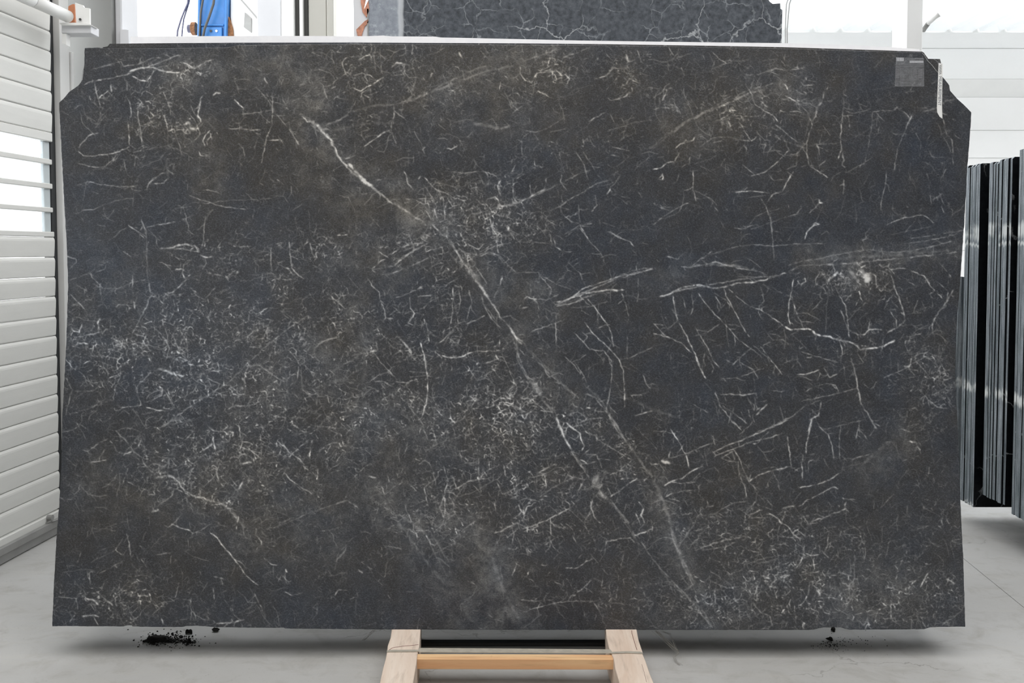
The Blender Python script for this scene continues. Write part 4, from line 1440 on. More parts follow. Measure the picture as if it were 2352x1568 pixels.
def sawn():
    t = NT('sawn_stone_edge'); v = t.coord('Object')
    st = t.noise(t.coord('Object', (40, 40, 1.3)), 3, 5, .7); g = t.noise(v, 260, 3, .7); z = t.noise(t.coord('Object', (2, 12, 6)), 1.5, 4, .6)
    c = t.mix(t.ramp(st, .38, .64), rgb(74, 84, 92), rgb(178, 186, 192))
    c = t.mix(t.ramp(z, .45, .7, 0, .45), c, rgb(96, 112, 110))
    c = t.mix(t.ramp(g, .35, .65, .4, 0), c, rgb(38, 44, 50))
    sx = t.n.new('ShaderNodeSeparateXYZ'); gc = t.n.new('ShaderNodeNewGeometry'); t.t.links.new(gc.outputs['Position'], sx.inputs[0])
    zz = t.math('ADD', sx.outputs[2], t.math('MULTIPLY', t.noise(t.coord('Object', (6, 6, 1)), 6, 4, .7), .10))
    for z0, hw, k in ((.735, .022, .9), (1.49, .03, .6), (1.43, .008, .6), (.16, .006, .6)):
        m = t.ramp(t.math('ABSOLUTE', t.math('SUBTRACT', zz, z0)), hw*.6, hw*1.4, k, 0)
        c = t.mix(t.math('MULTIPLY', m, t.ramp(t.noise(v, 9, 3), .4, .52)), c, rgb(226, 230, 228))
    t.put(t.b.inputs['Base Color'], c); t.b.inputs['Roughness'].default_value = .7; t.bump(g, .3, .002); return t.m
M['sawn'] = sawn()
def polished_black():
    t = NT('polished_black_stone'); v = t.coord('Object')
    d3 = t.vadd(v, t.noise(v, 2.2, 6, .62, 0, 1), .3)
    big = t.math('MULTIPLY', t.ramp(t.voro(d3, 2.2), 0, .010, 1, 0), t.ramp(t.noise(v, 2.9, 3), .5, .6))
    c = t.mix(t.ramp(t.noise(v, 40, 4, .7), .35, .7), rgb(9, 11, 14), rgb(22, 25, 28)); c = t.mix(big, c, rgb(150, 154, 156))
    t.put(t.b.inputs['Base Color'], c); t.b.inputs['Roughness'].default_value = .4; t.b.inputs['Specular IOR Level'].default_value = .15; return t.m
M['polished'] = polished_black()

# ================================================================ THE FRONT SLAB
LEAN = math.radians(4.0)
UP = Vector((0, math.sin(LEAN), math.cos(LEAN))); NF = Vector((0, -math.cos(LEAN), math.sin(LEAN)))
ZB = .100                                     # height of the timbers' top
B0 = onZ(1176, 1444.5, ZB)                    # foot of the front face
def onS(px, py, off=0.): return onP(px, py, B0 + NF*off, NF)
OUT_T = [(118, 112), (195, 110), (228, 109.5), (232, 110.5), (300, 110.5), (380, 111), (450, 109.5), (520, 109), (545, 104), (600, 103), (700, 102), (800, 101), (1000, 101.5), (1200, 102.5), (1400, 104), (1600, 107), (1790, 110.5), (1950, 115.5), (2118, 120), (2235, 121)]
OUT_B = [(118, 1437.5), (160, 1437.5), (283, 1438), (292, 1435.5), (303, 1436), (304, 1438.5), (352, 1439), (418, 1439.5), (430, 1437), (455, 1436.8), (480, 1438.5), (500, 1440), (640, 1441.5), (652, 1441), (654, 1443), (900, 1445), (1200, 1446), (1500, 1446), (1740, 1446), (1868, 1446), (1880, 1442.5), (1892, 1440.5), (1930, 1440), (1942, 1443.5), (1950, 1445.5), (2122, 1444.5), (2136, 1440), (2160, 1439), (2235, 1438.5)]
OUT_L = [(90, 194), (112, 194.5), (150, 193.5), (162, 191), (172, 190.5), (186, 187.5), (196, 180), (212, 158), (222, 150), (236, 135.5), (300, 139), (420, 145), (560, 153), (650, 156.5), (740, 154), (850, 149), (960, 143), (1080, 140.5), (1160, 136), (1240, 129.5), (1350, 123.5), (1437, 120), (1460, 120)]
OUT_R = [(90, 2112), (120, 2117), (128, 2123), (140, 2130), (152, 2136), (163, 2146), (170, 2158), (182, 2170), (196, 2180), (208, 2182), (226, 2198), (240, 2213), (258, 2231), (290, 2229.5), (380, 2222), (500, 2215.5), (640, 2206), (750, 2197), (850, 2194), (900, 2195), (960, 2199), (1000, 2201), (1150, 2206), (1300, 2213), (1437, 2217), (1460, 2217)]
def interp(tbl, v): a = np.array(tbl); return np.interp(v, a[:, 0], a[:, 1])
TH = .020
def slab_mesh(name, nu, nv, attr, m_face, m_edge, base_pt, thick, tbls, offs=0.):
    u = np.linspace(0, 1, nu)[None, :]; v = np.linspace(0, 1, nv)[:, None]
    x = np.broadcast_to(120 + u*2100, (nv, nu)).copy(); y = np.broadcast_to(100 + v*1340, (nv, nu)).copy()
    T_, B_, L_, R_ = tbls
    for _ in range(14):
        y = .5*y + .5*(interp(T_, x) + v*(interp(B_, x) - interp(T_, x))); x = .5*x + .5*(interp(L_, y) + u*(interp(R_, y) - interp(L_, y)))
    j = (vnoise(nu, nv, 6, 77, 2) - .5)*1.3   # slightly ragged cut edges
    ed = np.zeros((nv, nu)); ed[0, :] = 1; ed[-1, :] = 1; ex = np.zeros((nv, nu)); ex[:, 0] = 1; ex[:, -1] = 1
    y = y + ed*j; x = x + ex*j
    # pixel -> plane, in the slab's own axes (X along, Z up the face)
    P0 = base_pt; dx = (x - 1176)/F; dyu = (PCY - y)/F
    rx, ry, rz = dx, cP + dyu*sP, -sP + dyu*cP
    N_ = NF; k = ((P0 - EYEV).dot(N_))/(rx*N_.x + ry*N_.y + rz*N_.z)
    wx, wy, wz = rx*k, ry*k, EYE + rz*k
    lx = wx - P0.x; lz = (wy - P0.y)*UP.y + (wz - P0.z)*UP.z
    n = nu*nv; front = np.zeros((n, 3), np.float32); front[:, 0] = lx.ravel(); front[:, 2] = lz.ravel()
    # border ring for the edge and the back
    ring = np.r_[np.arange(nu), (np.arange(1, nv)*nu + nu - 1), ((nv-1)*nu + np.arange(nu-2, -1, -1)), (np.arange(nv-2, 0, -1)*nu)]
    # arris: tiny chamfer ring then back ring
    back = front[ring].copy(); back[:, 1] = thick
    verts = np.concatenate([front, back])
    i = np.arange(nu-1)[None, :]; jj = np.arange(nv-1)[:, None]; a = (jj*nu + i).ravel()
    quads = np.c_[a, a + nu, a + nu + 1, a + 1]
    rn = len(ring); r0 = ring; r1 = np.roll(ring, -1); b0 = n + np.arange(rn); b1 = n + np.roll(np.arange(rn), -1)
    eq = np.c_[r0, r1, b1, b0]
    me = bpy.data.meshes.new(name); nf = len(quads) + len(eq)
    loops = np.concatenate([quads.ravel(), eq.ravel(), (n + np.arange(rn))]).astype(np.int32)
    me.vertices.add(len(verts)); me.vertices.foreach_set('co', verts.ravel())
    me.loops.add(len(loops)); me.loops.foreach_set('vertex_index', loops)
    me.polygons.add(nf + 1); ls = np.r_[np.arange(nf)*4, nf*4].astype(np.int32)
    me.polygons.foreach_set('loop_start', ls)
    me.materials.append(m_face); me.materials.append(m_edge)
    mi = np.zeros(nf + 1, np.int32); mi[len(quads):nf] = 1; me.polygons.foreach_set('material_index', mi)
    me.update(calc_edges=True); me.validate()
    if attr:
        ca = me.color_attributes.new('figure', 'FLOAT_COLOR', 'POINT'); col = np.zeros((len(verts), 4), np.float32)
        X = x.ravel(); Y = y.ravel()
        col[:n, 0] = np.clip(sample(VEN, X, Y), 0, 1.1); col[:n, 1] = np.clip(sample(HZF, X, Y), 0, 1)
        col[:n, 2] = sample(TNT, X, Y); col[:n, 3] = sample(DENF, X, Y); col[n:, 2] = .4; col[n:, 3] = .3
        ca.data.foreach_set('color', col.ravel())
    o = bpy.data.objects.new(name, me); C.objects.link(o)
    o.location = P0; o.rotation_euler = (-LEAN, 0, 0)
    o.matrix_world = Matrix.Translation(P0) @ Matrix.Rotation(-LEAN, 4, 'X')
    return o
slab = slab_mesh('stone_slab', 1400, 893, True, M['stone'], M['stone_hid'], B0, TH, (OUT_T, OUT_B, OUT_L, OUT_R))
tag(slab, 'large dark grey polished stone slab with white veins, frontmost, with a printed label', 'stone slab', 'stone slabs stacked in the front pack')
# the slabs stacked behind it
b_T = [(118, 112), (236, 108.5), (247, 106.5), (252, 100.5), (330, 99.5), (545, 98), (800, 97.5), (1000, 98.5), (1200, 99.5), (1400, 101.5), (1600, 104.5), (1790, 108), (1950, 113), (2118, 118.5), (2132, 134), (2158, 134.5), (2235, 136)]
b_B = [(100, 1438), (2250, 1440)]
b_L = [(90, 237), (112, 238), (200, 238), (300, 190), (1460, 170)]
b_R = [(90, 2118), (121, 2122), (135, 2160), (150, 2163), (200, 2166), (300, 2190), (1460, 2190)]
def plain_slab(name, pts, off, thick, m, medge=None):
    """outline in pixels on the plane `off` metres behind the front face"""
    bm = bmesh.new(); P0 = B0 - NF*off
    Mx = Matrix.Translation(P0) @ Matrix.Rotation(-LEAN, 4, 'X'); inv = Mx.inverted()
    L = [inv @ onP(x, y, P0, NF) for x, y in pts]; prism(bm, L, Vector((0, thick, 0)))
    o = obj(name, bm, m); o.matrix_world = Mx; o.location = P0; o.rotation_euler = (-LEAN, 0, 0)
    return o
bp = [(x, y) for x, y in b_T if 236 <= x <= 2118] + [(2122, 121), (2132, 135), (2159, 135.5), (2163, 150), (2166, 220), (2190, 600), (2190, 1434), (170, 1432), (170, 400), (237, 190)]
tag(plain_slab('stone_slab', bp, TH + .0015, TH, M['stone_hid']), 'dark stone slab directly behind the front one, its corner sticking out at the top right', 'stone slab', 'stone slabs stacked in the front pack')
for k in range(2, 10):
    o_ = k*(TH + .0015); q = [(260 + k*4, 112 + k), (2085 - k*4, 128 + k), (2160 - k, 240), (2160 - k, 1426 - k*2.0), (190 + k, 1424 - k*2.0), (190 + k, 330)]
    tag(plain_slab('stone_slab', q, o_, TH, M['stone_hid']), 'dark stone slab hidden in the pack behind the front slab', 'stone slab', 'stone slabs stacked in the front pack')
# white foam sheet behind the pack, showing above the top edge
fo = 10*(TH + .0015) + .004
fp = [(300, 84), (470, 83), (640, 82.5), (845, 83), (880, 81.5), (900, 83.5), (1000, 84), (1012, 86), (1065, 87), (1200, 90), (1330, 93), (1500, 95.5), (1700, 98), (1795, 99), (1950, 103), (2060, 109), (2112, 113), (2112, 200), (2100, 700), (300, 700)]
tag(plain_slab('foam_sheet', fp, fo, .012, M['foam']), 'white foam sheet showing as a bright strip above the front slab', 'foam sheet')
# ================================================================ LABELS ON THE SLAB
def rot_slab(o): o.rotation_euler = (-LEAN, 0, 0)
def on_face(name, pts, off, thick, m, parent=None):
    bm = bmesh.new(); prism(bm, [onS(x, y, off) for x, y in pts], NF*thick); return obj(name, bm, m, parent)
film = on_face('printed_film_label', [(2055, 199), (2123, 199), (2122, 134), (2058, 131)], .0006, .0003, M['film'])
tag(film, 'see-through printed table label stuck to the upper right of the slab', 'label')
def ink(pts, nm='print_block', m='ghost_ink'): return on_face(nm, pts, .0011, .0002, M[m], film)
def rc(x0, y0, x1, y1): return [(x0, y1), (x1, y1), (x1, y0), (x0, y0)]
for k in range(7): ink(rc(2059.5 + k*2.4, 132.5, 2061.3 + k*2.4, 140.5), 'barcode_bar', 'print')
for k in range(11): ink(rc(2089.5 + k*2.9, 139.5, 2091.9 + k*2.9, 144.6), 'print_block', 'print')
for k in range(8): ink(rc(2101 + k*2.5, 133, 2102.8 + k*2.5, 135.2), 'print_block')
for yq in (148.5, 152.5, 156, 182.5, 185.5, 196.5): ink(rc(2056.5, yq, 2121.5, yq + .55), 'table_line')
for xq in (2057, 2068, 2098, 2109, 2121): ink(rc(xq, 158, xq + .5, 182), 'table_line')
for r in range(7):
    yq = 159.5 + r*3.1
    ink(rc(2058.5, yq, 2066, yq + 1.1), 'print_line'); ink(rc(2099.5, yq, 2104 + (r*37 % 4), yq + 1.1), 'print_line'); ink(rc(2110.5, yq, 2119, yq + 1.3), 'print_line')
tape = on_face('measurement_label', [(2152.5, 258), (2158, 268), (2164.5, 272.5), (2163.5, 240), (2165, 146.5), (2156, 144.5), (2154, 190), (2151.8, 248)], .0006, .0006, M['paper'])
tag(tape, 'narrow white tape label with a barcode and the word MEASUREMENT, right edge of slab', 'label')
for k in range(6):
    y = 150 + k*3.6; on_face('barcode_bar', [(2157.2, y + 3.0), (2162.6, y), (2162.8, y - 1.6), (2157.4, y + 1.4)], .0014, .0002, M['ink'], tape)
def text_obj(name, body, size, origin, xax, zax, m, parent):
    cu = bpy.data.curves.new(name, 'FONT'); cu.body = body; cu.size = size; cu.extrude = .0001; cu.align_x = 'LEFT'; cu.align_y = 'CENTER'
    to = bpy.data.objects.new(name + '_tmp', cu); C.objects.link(to)
    bpy.context.view_layer.update()
    me = bpy.data.meshes.new_from_object(to.evaluated_get(bpy.context.evaluated_depsgraph_get()))
    bpy.data.objects.remove(to); bpy.data.curves.remove(cu)
    o = bpy.data.objects.new(name, me); C.objects.link(o); me.materials.clear(); me.materials.append(m)
    n = xax.cross(zax).normalized(); R = Matrix((xax.normalized(), zax.normalized(), n)).transposed().to_4x4()
    o.matrix_world = Matrix.Translation(origin) @ R
    if parent: o.parent = parent; o.matrix_parent_inverse = parent.matrix_world.inverted()
    return o
pa = onS(2159.6, 175, .0016); pb = onS(2157.2, 247, .0016)
text_obj('label_text', 'MEASUREMENT', (pb - pa).length/7.35, pa, (pb - pa), (onS(2165, 210, .0016) - onS(2155, 209.6, .0016)), M['text'], tape)
M['chip'] = simple('pale_chipped_stone', rgb(150, 152, 152), .8, 0, .15, 90)
for pts_, r_ in (([(2118, 121), (2124, 129), (2131, 140), (2141, 150), (2150, 162), (2157, 169)], .0011), ([(191.5, 161), (190, 172), (188.5, 184)], .0022)):
    bm = bmesh.new(); tube(bm, [onS(x, y, -.001) for x, y in pts_], r_, 6); obj('chipped_edge', bm, M['chip'], slab)

# ================================================================ TIMBER SKID under the pack
def timber(name, outline, ztop, zbot, m, parent, inset=0.):
    P = [onZ(x, y, ztop) for x, y in outline]; bm = bmesh.new()
    a = [bm.verts.new(p) for p in P]; b = [bm.verts.new((p.x, p.y, zbot)) for p in P]
    bm.faces.new(a[::-1]); bm.faces.new(b); n = len(a)
    for i in range(n): bm.faces.new([a[i], a[(i+1) % n], b[(i+1) % n], b[i]])
    bmesh.ops.recalc_face_normals(bm, faces=bm.faces)
    bevel(bm, .0015)
    return obj(name, bm, m, parent)
skid = empty('timber_skid', onZ(1176, 1500, 0)); tag(skid, 'pale timber skid of two beams and a crosspiece under the slab', 'timber skid')
def ext(p, q, dy):   # continue an edge p->q on the floor-parallel plane by pixel rows
    return (q[0] + (q[0]-p[0])*dy/(q[1]-p[1]), q[1] + dy)
L_in = [(966, 1447), (963.5, 1478), (962, 1492), (959, 1500), (956, 1525), (949, 1568)]; L_out = [(899.5, 1447), (897, 1464), (890.5, 1482), (889.5, 1492), (886, 1512), (880, 1533), (872.5, 1568)]
R_in = [(1391.5, 1447), (1393, 1462), (1399, 1488), (1404, 1498), (1410, 1513), (1413, 1535), (1423, 1568)]; R_out = [(1462.5, 1447), (1467, 1470), (1475.5, 1495), (1476, 1501), (1483, 1518), (1492, 1545), (1501.5, 1568)]
L_in.append(ext(L_in[-2], L_in[-1], 260)); L_out.append(ext(L_out[-2], L_out[-1], 260)); R_in.append(ext(R_in[-2], R_in[-1], 260)); R_out.append(ext(R_out[-2], R_out[-1], 260))
L_in.insert(0, (968, 1400)); L_out.insert(0, (903, 1400)); R_in.insert(0, (1389, 1400)); R_out.insert(0, (1455, 1400))
zt_ = ZB - .001
bl = timber('skid_beam', L_in + L_out[::-1], zt_, .001, M['wood'], skid)
br = timber('skid_beam', R_in + R_out[::-1], zt_, .001, M['wood'], skid)
bm = bmesh.new(); hexa(bm, [onZ(955, 1512.5, .094) + Vector((-.03, 0, -.033)), onZ(1412, 1513.5, .094) + Vector((.03, 0, -.033)), onZ(1412, 1513.5, .094) + Vector((.03, 0, 0)), onZ(955, 1512.5, .094) + Vector((-.03, 0, 0)),
    onZ(957, 1501, .094) + Vector((-.03, 0, -.033)), onZ(1407, 1502.5, .094) + Vector((.03, 0, -.033)), onZ(1407, 1502.5, .094) + Vector((.03, 0, 0)), onZ(957, 1501, .094) + Vector((-.03, 0, 0))])
bmesh.ops.recalc_face_normals(bm, faces=bm.faces); bevel(bm, .0015); obj('crosspiece', bm, M['wood_x'], skid)
bm = bmesh.new(); hexa(bm, [onZ(945, 1604, .094) + Vector((-.02, 0, -.06)), onZ(1432, 1604, .094) + Vector((.02, 0, -.06)), onZ(1432, 1604, .094) + Vector((.02, 0, 0)), onZ(945, 1604, .094) + Vector((-.02, 0, 0)),
    onZ(950, 1580, .094) + Vector((-.02, 0, -.06)), onZ(1425, 1580, .094) + Vector((.02, 0, -.06)), onZ(1425, 1580, .094) + Vector((.02, 0, 0)), onZ(950, 1580, .094) + Vector((-.02, 0, 0))])
bmesh.ops.recalc_face_normals(bm, faces=bm.faces); bevel(bm, .0015); obj('crosspiece', bm, M['wood_x'], skid)  # this nearer piece is out of view, added to shade the floor between the beams
bm = bmesh.new(); q0, q1 = onZ(966, 1485, .0), onZ(1396, 1485, .0); box(bm, (q0.x - .02, q0.y, .001), (q1.x + .02, q0.y + .03, .014)); bevel(bm, .002); obj('rear_lath', bm, M['dark'], skid)
# dark reddish crack on the left beam, split on the right one
def crack(pts, z, w, m, nm='timber_crack'):
    bm = bmesh.new(); tube(bm, [onZ(x, y, z) for x, y in pts], w, 5); return obj(nm, bm, m, skid)
M['crack'] = simple('dark_wood_crack', rgb(120, 74, 66), .9, 0, .2, 60)
crack([(894, 1492), (901, 1487.5), (908, 1486), (918, 1484.5), (930, 1483), (945, 1482), (961, 1480)], ZB - .0006, .0008, M['crack'])
crack([(1451, 1447.5), (1452, 1456), (1455.5, 1468), (1459, 1480), (1463, 1492)], ZB - .0006, .0008, M['crack'])
crack([(1474, 1525), (1480, 1545), (1485, 1566)], ZB - .0006, .0004, M['crack'])
# pale strap across both beams
def ribbon(rows, z):
    bm = bmesh.new(); A = []; B = []
    for x, y0, y1, dz_ in rows: A.append(onZ(x, y0, z + dz_)); B.append(onZ(x, y1, z + dz_))
    for (a, b, c, d) in zip(A[:-1], A[1:], B[1:], B[:-1]): prism(bm, [d, c, b, a], Vector((0, 0, .0016)))
    return bm
st = obj('strap', ribbon([(888.5, 1494, 1497.5, .0), (897, 1493, 1497, .0002), (962, 1492.5, 1496.5, .0002), (963.5, 1488.5, 1498, -.001), (1180, 1490, 1499, -.003), (1402, 1492, 1500.5, -.001), (1406, 1497.5, 1501, .0002), (1440, 1496, 1499.5, .0004), (1470, 1497, 1501, .0002), (1476.5, 1499, 1501.5, .0)], ZB), M['strap'])
tag(st, 'pale flat strap stretched across both timber beams below the slab', 'strap')

# ================================================================ DIRT LUMPS AND DUST on the floor
rr = random.Random(5)
def lump(cx, cy, w, h, parent=None, name='dirt_lump', sub=2):
    p = onZ(cx, cy, 0); k = p.y/F; bm = bmesh.new(); bmesh.ops.create_icosphere(bm, subdivisions=sub, radius=1)
    s1, s2, s3 = rr.random()*9, rr.random()*9, rr.random()*9
    rx = w*k*.5; rz = h*k*.5
    for v in bm.verts:
        n = 1 + .28*math.sin(v.co.x*4 + s1) + .22*math.sin(v.co.y*5 + s2) + .2*math.sin(v.co.z*6 + s3)
        v.co = Vector((v.co.x*rx*n, v.co.y*rx*.8*n, max(-.6, v.co.z)*rz*n))
    zmin = min(v.co.z for v in bm.verts)
    for v in bm.verts: v.co += Vector((p.x, p.y, -zmin - .0003))
    return obj(name, bm, M['debris'], parent)
def crumbs(lst, base, n, spread, label, name='dirt_crumbs'):
    bm = bmesh.new()
    for i in range(n):
        cx, cy, sx, sy = lst[i % len(lst)]; x = rr.gauss(cx, sx); y = rr.gauss(cy, sy)
        p = onZ(x, y, 0); s = p.y/F*(rr.uniform(.5, 2.4)**1.2)*.55*spread
        hexa(bm, [p + Vector((-s, -s, 0)), p + Vector((s, -s*.8, 0)), p + Vector((s*.7, -s*.5, s)), p + Vector((-s*.6, -s*.5, s*1.1)),
                  p + Vector((-s*.9, s, 0)), p + Vector((s, s*.8, 0)), p + Vector((s*.6, s*.6, s*.9)), p + Vector((-s*.7, s*.5, s))])
    o = obj(name, bm, M['debris']); tag(o, label, 'dirt', None, 'stuff'); return o
crumbs([(350, 1474, 6, 4), (362, 1466, 9, 5), (378, 1468, 9, 4), (392, 1470, 12, 3.5), (410, 1472, 14, 3), (432, 1475, 7, 3), (385, 1462, 30, 7), (400, 1472, 40, 8)], 0, 950, 1.25, 'crumbly pile of black dirt on the floor below the left part of the slab')
crumbs([(1905, 1481, 16, 3), (1910, 1484, 22, 6), (1960, 1474, 40, 10)], 0, 150, .8, 'scattered black specks on the floor below the right part of the slab')
for cx, cy, ww, hh, lb in ((434, 1455, 13, 12, 'round black dirt lump above the right end of the dirt pile'), (495, 1449.5, 13, 10, 'squarish black dirt lump, rightmost under the left part of the slab'), (434, 1476, 12, 10, 'black dirt lump at the lower right end of the dirt pile'),
        (416, 1464, 10, 6, 'small flat dirt lump in the middle of the dirt pile'), (331, 1474.5, 6, 5, 'tiny dirt lump at the left end of the dirt pile'), (1914, 1448.5, 13, 10, 'black dirt lump in the notch of the slab bottom at right'),
        (1906, 1471, 15, 9, 'black dirt lump lower, below the one in the notch at right'), (396, 1457.5, 6, 6, 'small dirt lump standing apart above the dirt pile')):
    tag(lump(cx, cy, ww, hh), lb, 'dirt lump')
pile = lump(362, 1471, 40, 13, None, 'dirt_heap', 3); tag(pile, 'low black heap at the thick left end of the dirt pile', 'dirt lump')
# dusty fibres hanging under the slab
def fibres(paths, n, jit, label):
    bm = bmesh.new()
    for k in range(n):
        path = paths[k % len(paths)]; jx = rr.gauss(0, jit); pts = []
        for i, (x, y, z) in enumerate(path):
            pts.append(onZ(x + jx*(.5 + .5*math.sin(i + k)) + rr.gauss(0, 1.2), y + rr.gauss(0, 1), z))
        tube(bm, pts, .00035, 4, False)
    o = obj('dusty_fibres', bm, M['fibre'], None, True); tag(o, label, 'fibres', None, 'stuff')
fibres([[(1508, 1448, .09), (1522, 1460, .07), (1534, 1474, .05), (1549, 1489, .03), (1558, 1500, .02), (1549, 1508, .01), (1552, 1518, .004), (1562, 1526, .003)], [(1520, 1449, .09), (1540, 1456, .06), (1546, 1468, .05), (1550, 1484, .03), (1559, 1498, .012)], [(1505, 1449, .09), (1530, 1472, .04), (1552, 1492, .02)]], 16, 3.0, 'wispy grey dust fibres hanging below the slab right of the timber skid')
fibres([[(858, 1446, .09), (850, 1452, .06), (840, 1464, .03), (833, 1470, .01)], [(862, 1447, .09), (846, 1462, .03), (836, 1471, .005)]], 6, 1.5, 'short wispy grey fibres below the slab left of the timber skid')

# ================================================================ REAR SLAB on its trestle
YS = 4.35
def flat_slab(name, pts, Y, th, m, parent=None):
    bm = bmesh.new(); pxprism(bm, pts, Y, th); return obj(name, bm, m, parent)
rear = empty('stone_slab', onY(1320, 100, YS)); tag(rear, 'grey and dark veined stone slab standing behind, seen above the front slab', 'stone slab')
zlow = .10
yl = 575 + (EYE - zlow)*F/YS*1.0
rp = [(845, yl), (845, 60), (846, 0), (847, -24), (1300, -26), (1750, -22), (1762, -6), (1768, 4), (1775, 9), (1792, 7.5), (1792.5, 20), (1797, 23), (1795, 99), (1795, yl)]
M['stone_rear'] = None
def rear_mat():
    t = NT('two_tone_veined_stone'); v = t.coord('Object')
    sx = t.n.new('ShaderNodeSeparateXYZ'); t.t.links.new(t.coord('Object'), sx.inputs[0])
    xb_ = onY(1064, 50, YS).x - rear.location.x
    edge = t.math('ADD', sx.outputs[0], t.math('MULTIPLY', t.math('SUBTRACT', t.noise(v, 6, 3), .5), .05))
    left = t.ramp(edge, xb_ - .004, xb_ + .004, 1, 0); line = t.ramp(t.math('ABSOLUTE', t.math('SUBTRACT', edge, xb_)), .006, .014, .75, 0)
    dis = t.vadd(v, t.noise(v, 5, 5, .62, 0, 1), .12); d3 = t.vadd(v, t.noise(v, 2.6, 6, .62, 0, 1), .3)
    fib = t.noise(v, 45, 6, .75); dark = t.mix(t.ramp(fib, .35, .7), rgb(52, 56, 62), rgb(96, 101, 108))
    net = t.math('MULTIPLY', t.ramp(t.voro(dis, 11), 0, .03, 1, 0), t.ramp(t.noise(v, 9, 4), .44, .58))
    big = t.math('MULTIPLY', t.ramp(t.voro(d3, 3.3), 0, .011, 1, 0), t.ramp(t.noise(v, 3, 3), .44, .56))
    dark = t.mix(t.math('MULTIPLY', net, .4), dark, rgb(186, 192, 196)); dark = t.mix(t.math('MULTIPLY', big, .7), dark, rgb(196, 200, 202))
    grey = t.mix(t.ramp(fib, .3, .7), rgb(122, 128, 138), rgb(156, 162, 170)); grey = t.mix(t.ramp(t.noise(v, 30, 5, .75), .56, .7, 0, .7), grey, rgb(190, 196, 202))
    c = t.mix(left, dark, grey); c = t.mix(line, c, rgb(196, 200, 204))
    t.put(t.b.inputs['Base Color'], c); t.b.inputs['Roughness'].default_value = .4; t.b.inputs['Specular IOR Level'].default_value = .3; return t.m
rm = rear_mat()
flat_slab('slab_body', rp, YS, .03, rm, rear)
# broken pale end with rusty edges
wc = flat_slab('broken_end', [(812, yl), (812.5, 40), (811, -24), (828, -26), (829, 6), (833, 26), (844, 30), (844, yl)], YS + .002, .026, M['lilac_paint'], rear)
M['flake'] = simple('chipped_terracotta', rgb(196, 140, 116), .85, 0, .2, 60, .4)
for pts in ([(828.5, -20), (828.5, 6), (833, 28), (836, 20), (840, 0), (846, -4), (846, -20)], [(818, 68), (838, 48), (846, 44), (846, 52), (838, 60), (832, 76), (830, 86), (822, 86)], [(843, 20), (846.5, 20), (846.5, 86), (844, 86)], [(833, 28), (846, 0), (848, 22), (842, 40)]):
    flat_slab('rusty_chip', pts, YS - .004, .006, M['flake'] if pts[0][0] != 843 else M['grey_metal'], wc)
# trestle holding the rear slab
tr = empty('timber_trestle', (rear.location.x, YS, 0)); tag(tr, 'low timber trestle under the rear slab, hidden behind the front pack', 'trestle')
xa_, xb2 = onY(812, 100, YS).x, onY(1795, 100, YS).x
zfoot = onY(1320, yl, YS).z
for xx_ in (xa_ + .3, xb2 - .3):
    bm = bmesh.new(); box(bm, (xx_ - .05, YS - .16, .0), (xx_ + .05, YS + .3, zfoot - .002)); bevel(bm, .004); obj('trestle_block', bm, M['wood'], tr)

# ================================================================ PACKS OF SLABS at the right, edges towards us
XE = 2.247; GT = .0206
def pack(n, yfront, z0, ztop, width, label_of, group, jit=.004, stp=(0,)):
    for k in range(n):
        y0 = yfront + k*GT; j = rr.uniform(-jit, jit); dzb = (rr.uniform(0, .006)); zt = ztop + rr.uniform(-.006, .006)
        bm = bmesh.new(); T = GT - .0022
        pts = [(XE + j, z0 + dzb)] + [(XE + j + width, z0 + dzb), (XE + j + width, zt), (XE + j + .01, zt), (XE + j, zt - rr.uniform(.002, .012))]
        prism(bm, [(x, y0, z) for x, z in pts], Vector((0, T, 0)))
        for f in bm.faces:
            f.material_index = 1 if abs(f.calc_center_median().y - (y0 + T/2)) < T*.4 else 0
        bmesh.ops.recalc_face_normals(bm, faces=bm.faces); c = rr.random()
        o = obj('stone_slab', bm, M['polished']); o.data.materials.append(M['sawn'])
        tag(o, label_of(k, n), 'stone slab', group)
def lab(where):
    words = {0: 'front', }
    def f(k, n):
        if k == 0: return f'nearest black stone slab of the {where} pack at the right, its dark polished face showing'
        if k == n - 1: return f'farthest thin stone slab of the {where} pack at the right edge of the photo'
        return f'thin stone slab with a grey sawn edge inside the {where} pack at the right'
    return f
pack(7, 4.80, .1, 1.763, 1.5, lab('left'), 'slabs of the left pack at the right', .003)
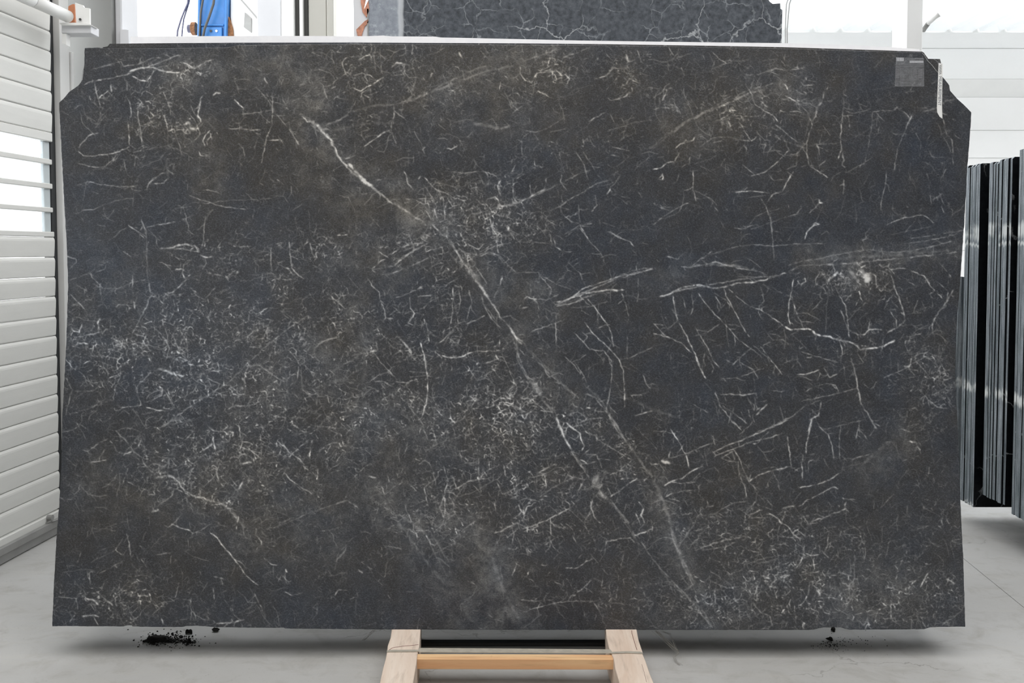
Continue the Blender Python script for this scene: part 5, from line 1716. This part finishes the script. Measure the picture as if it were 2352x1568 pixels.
pack(10, 4.50, .185, 1.765, 1.5, lab('middle'), 'slabs of the middle pack at the right', .005)
pack(13, 4.17, .165, 1.80, 1.5, lab('right'), 'slabs of the right pack at the right', .004)
# short back slab sliver beside the left pack
bm = bmesh.new(); prism(bm, [(XE - .035, 4.985, .1), (XE + 1.4, 4.985, .1), (XE + 1.4, 4.985, 1.1), (XE - .005, 4.985, 1.22)], Vector((0, .018, 0)))
tag(obj('stone_slab', bm, M['sawn']), 'low stone slab leaning just behind the left pack at the right', 'stone slab')
# sleepers that carry the packs (beyond the frame edge)
for yy_, zz_, nm in ((4.80, .098, 'left'), (4.50, .183, 'middle'), (4.17, .163, 'right')):
    sl = empty('timber_sleeper', (XE + 1.0, yy_, 0)); tag(sl, f'timber sleeper under the {nm} slab pack, outside the frame', 'timber')
    bm = bmesh.new(); box(bm, (XE + .62, yy_ - .01, 0), (XE + .74, yy_ + (.16 if nm == 'left' else .27 if nm == 'right' else .21), zz_)); bevel(bm, .003); obj('sleeper_block', bm, M['wood_side'], sl)
    bm = bmesh.new(); box(bm, (XE + 1.2, yy_ - .01, 0), (XE + 1.32, yy_ + (.16 if nm == 'left' else .27 if nm == 'right' else .21), zz_)); bevel(bm, .003); obj('sleeper_block', bm, M['wood_side'], sl)
# things glimpsed between the front slab and the packs
pst = empty('rack_post', onY(2204, 800, 5.4)); tag(pst, 'dark post with a pale wooden cap between the front slab and the right packs', 'post')
bm = bmesh.new(); pxbox(bm, 2194, 706, 2207.5, 1150, 5.4, .05); bevel(bm, .003); obj('post_body', bm, M['dark'], pst)
bm = bmesh.new(); pxbox(bm, 2203, 670, 2212, 705.5, 5.39, .06); bevel(bm, .003); obj('post_cap', bm, M['wood'], pst)
blk = onZ(2200, 1105, 0)
bm = bmesh.new(); pxprism(bm, [(2190, 1105), (2214, 1105), (2214, 938), (2190, 941)], blk.y, .2); bevel(bm, .01)
tag(obj('white_block', bm, M['white_paint']), 'pale block on the floor between the front slab and the right packs', 'block')
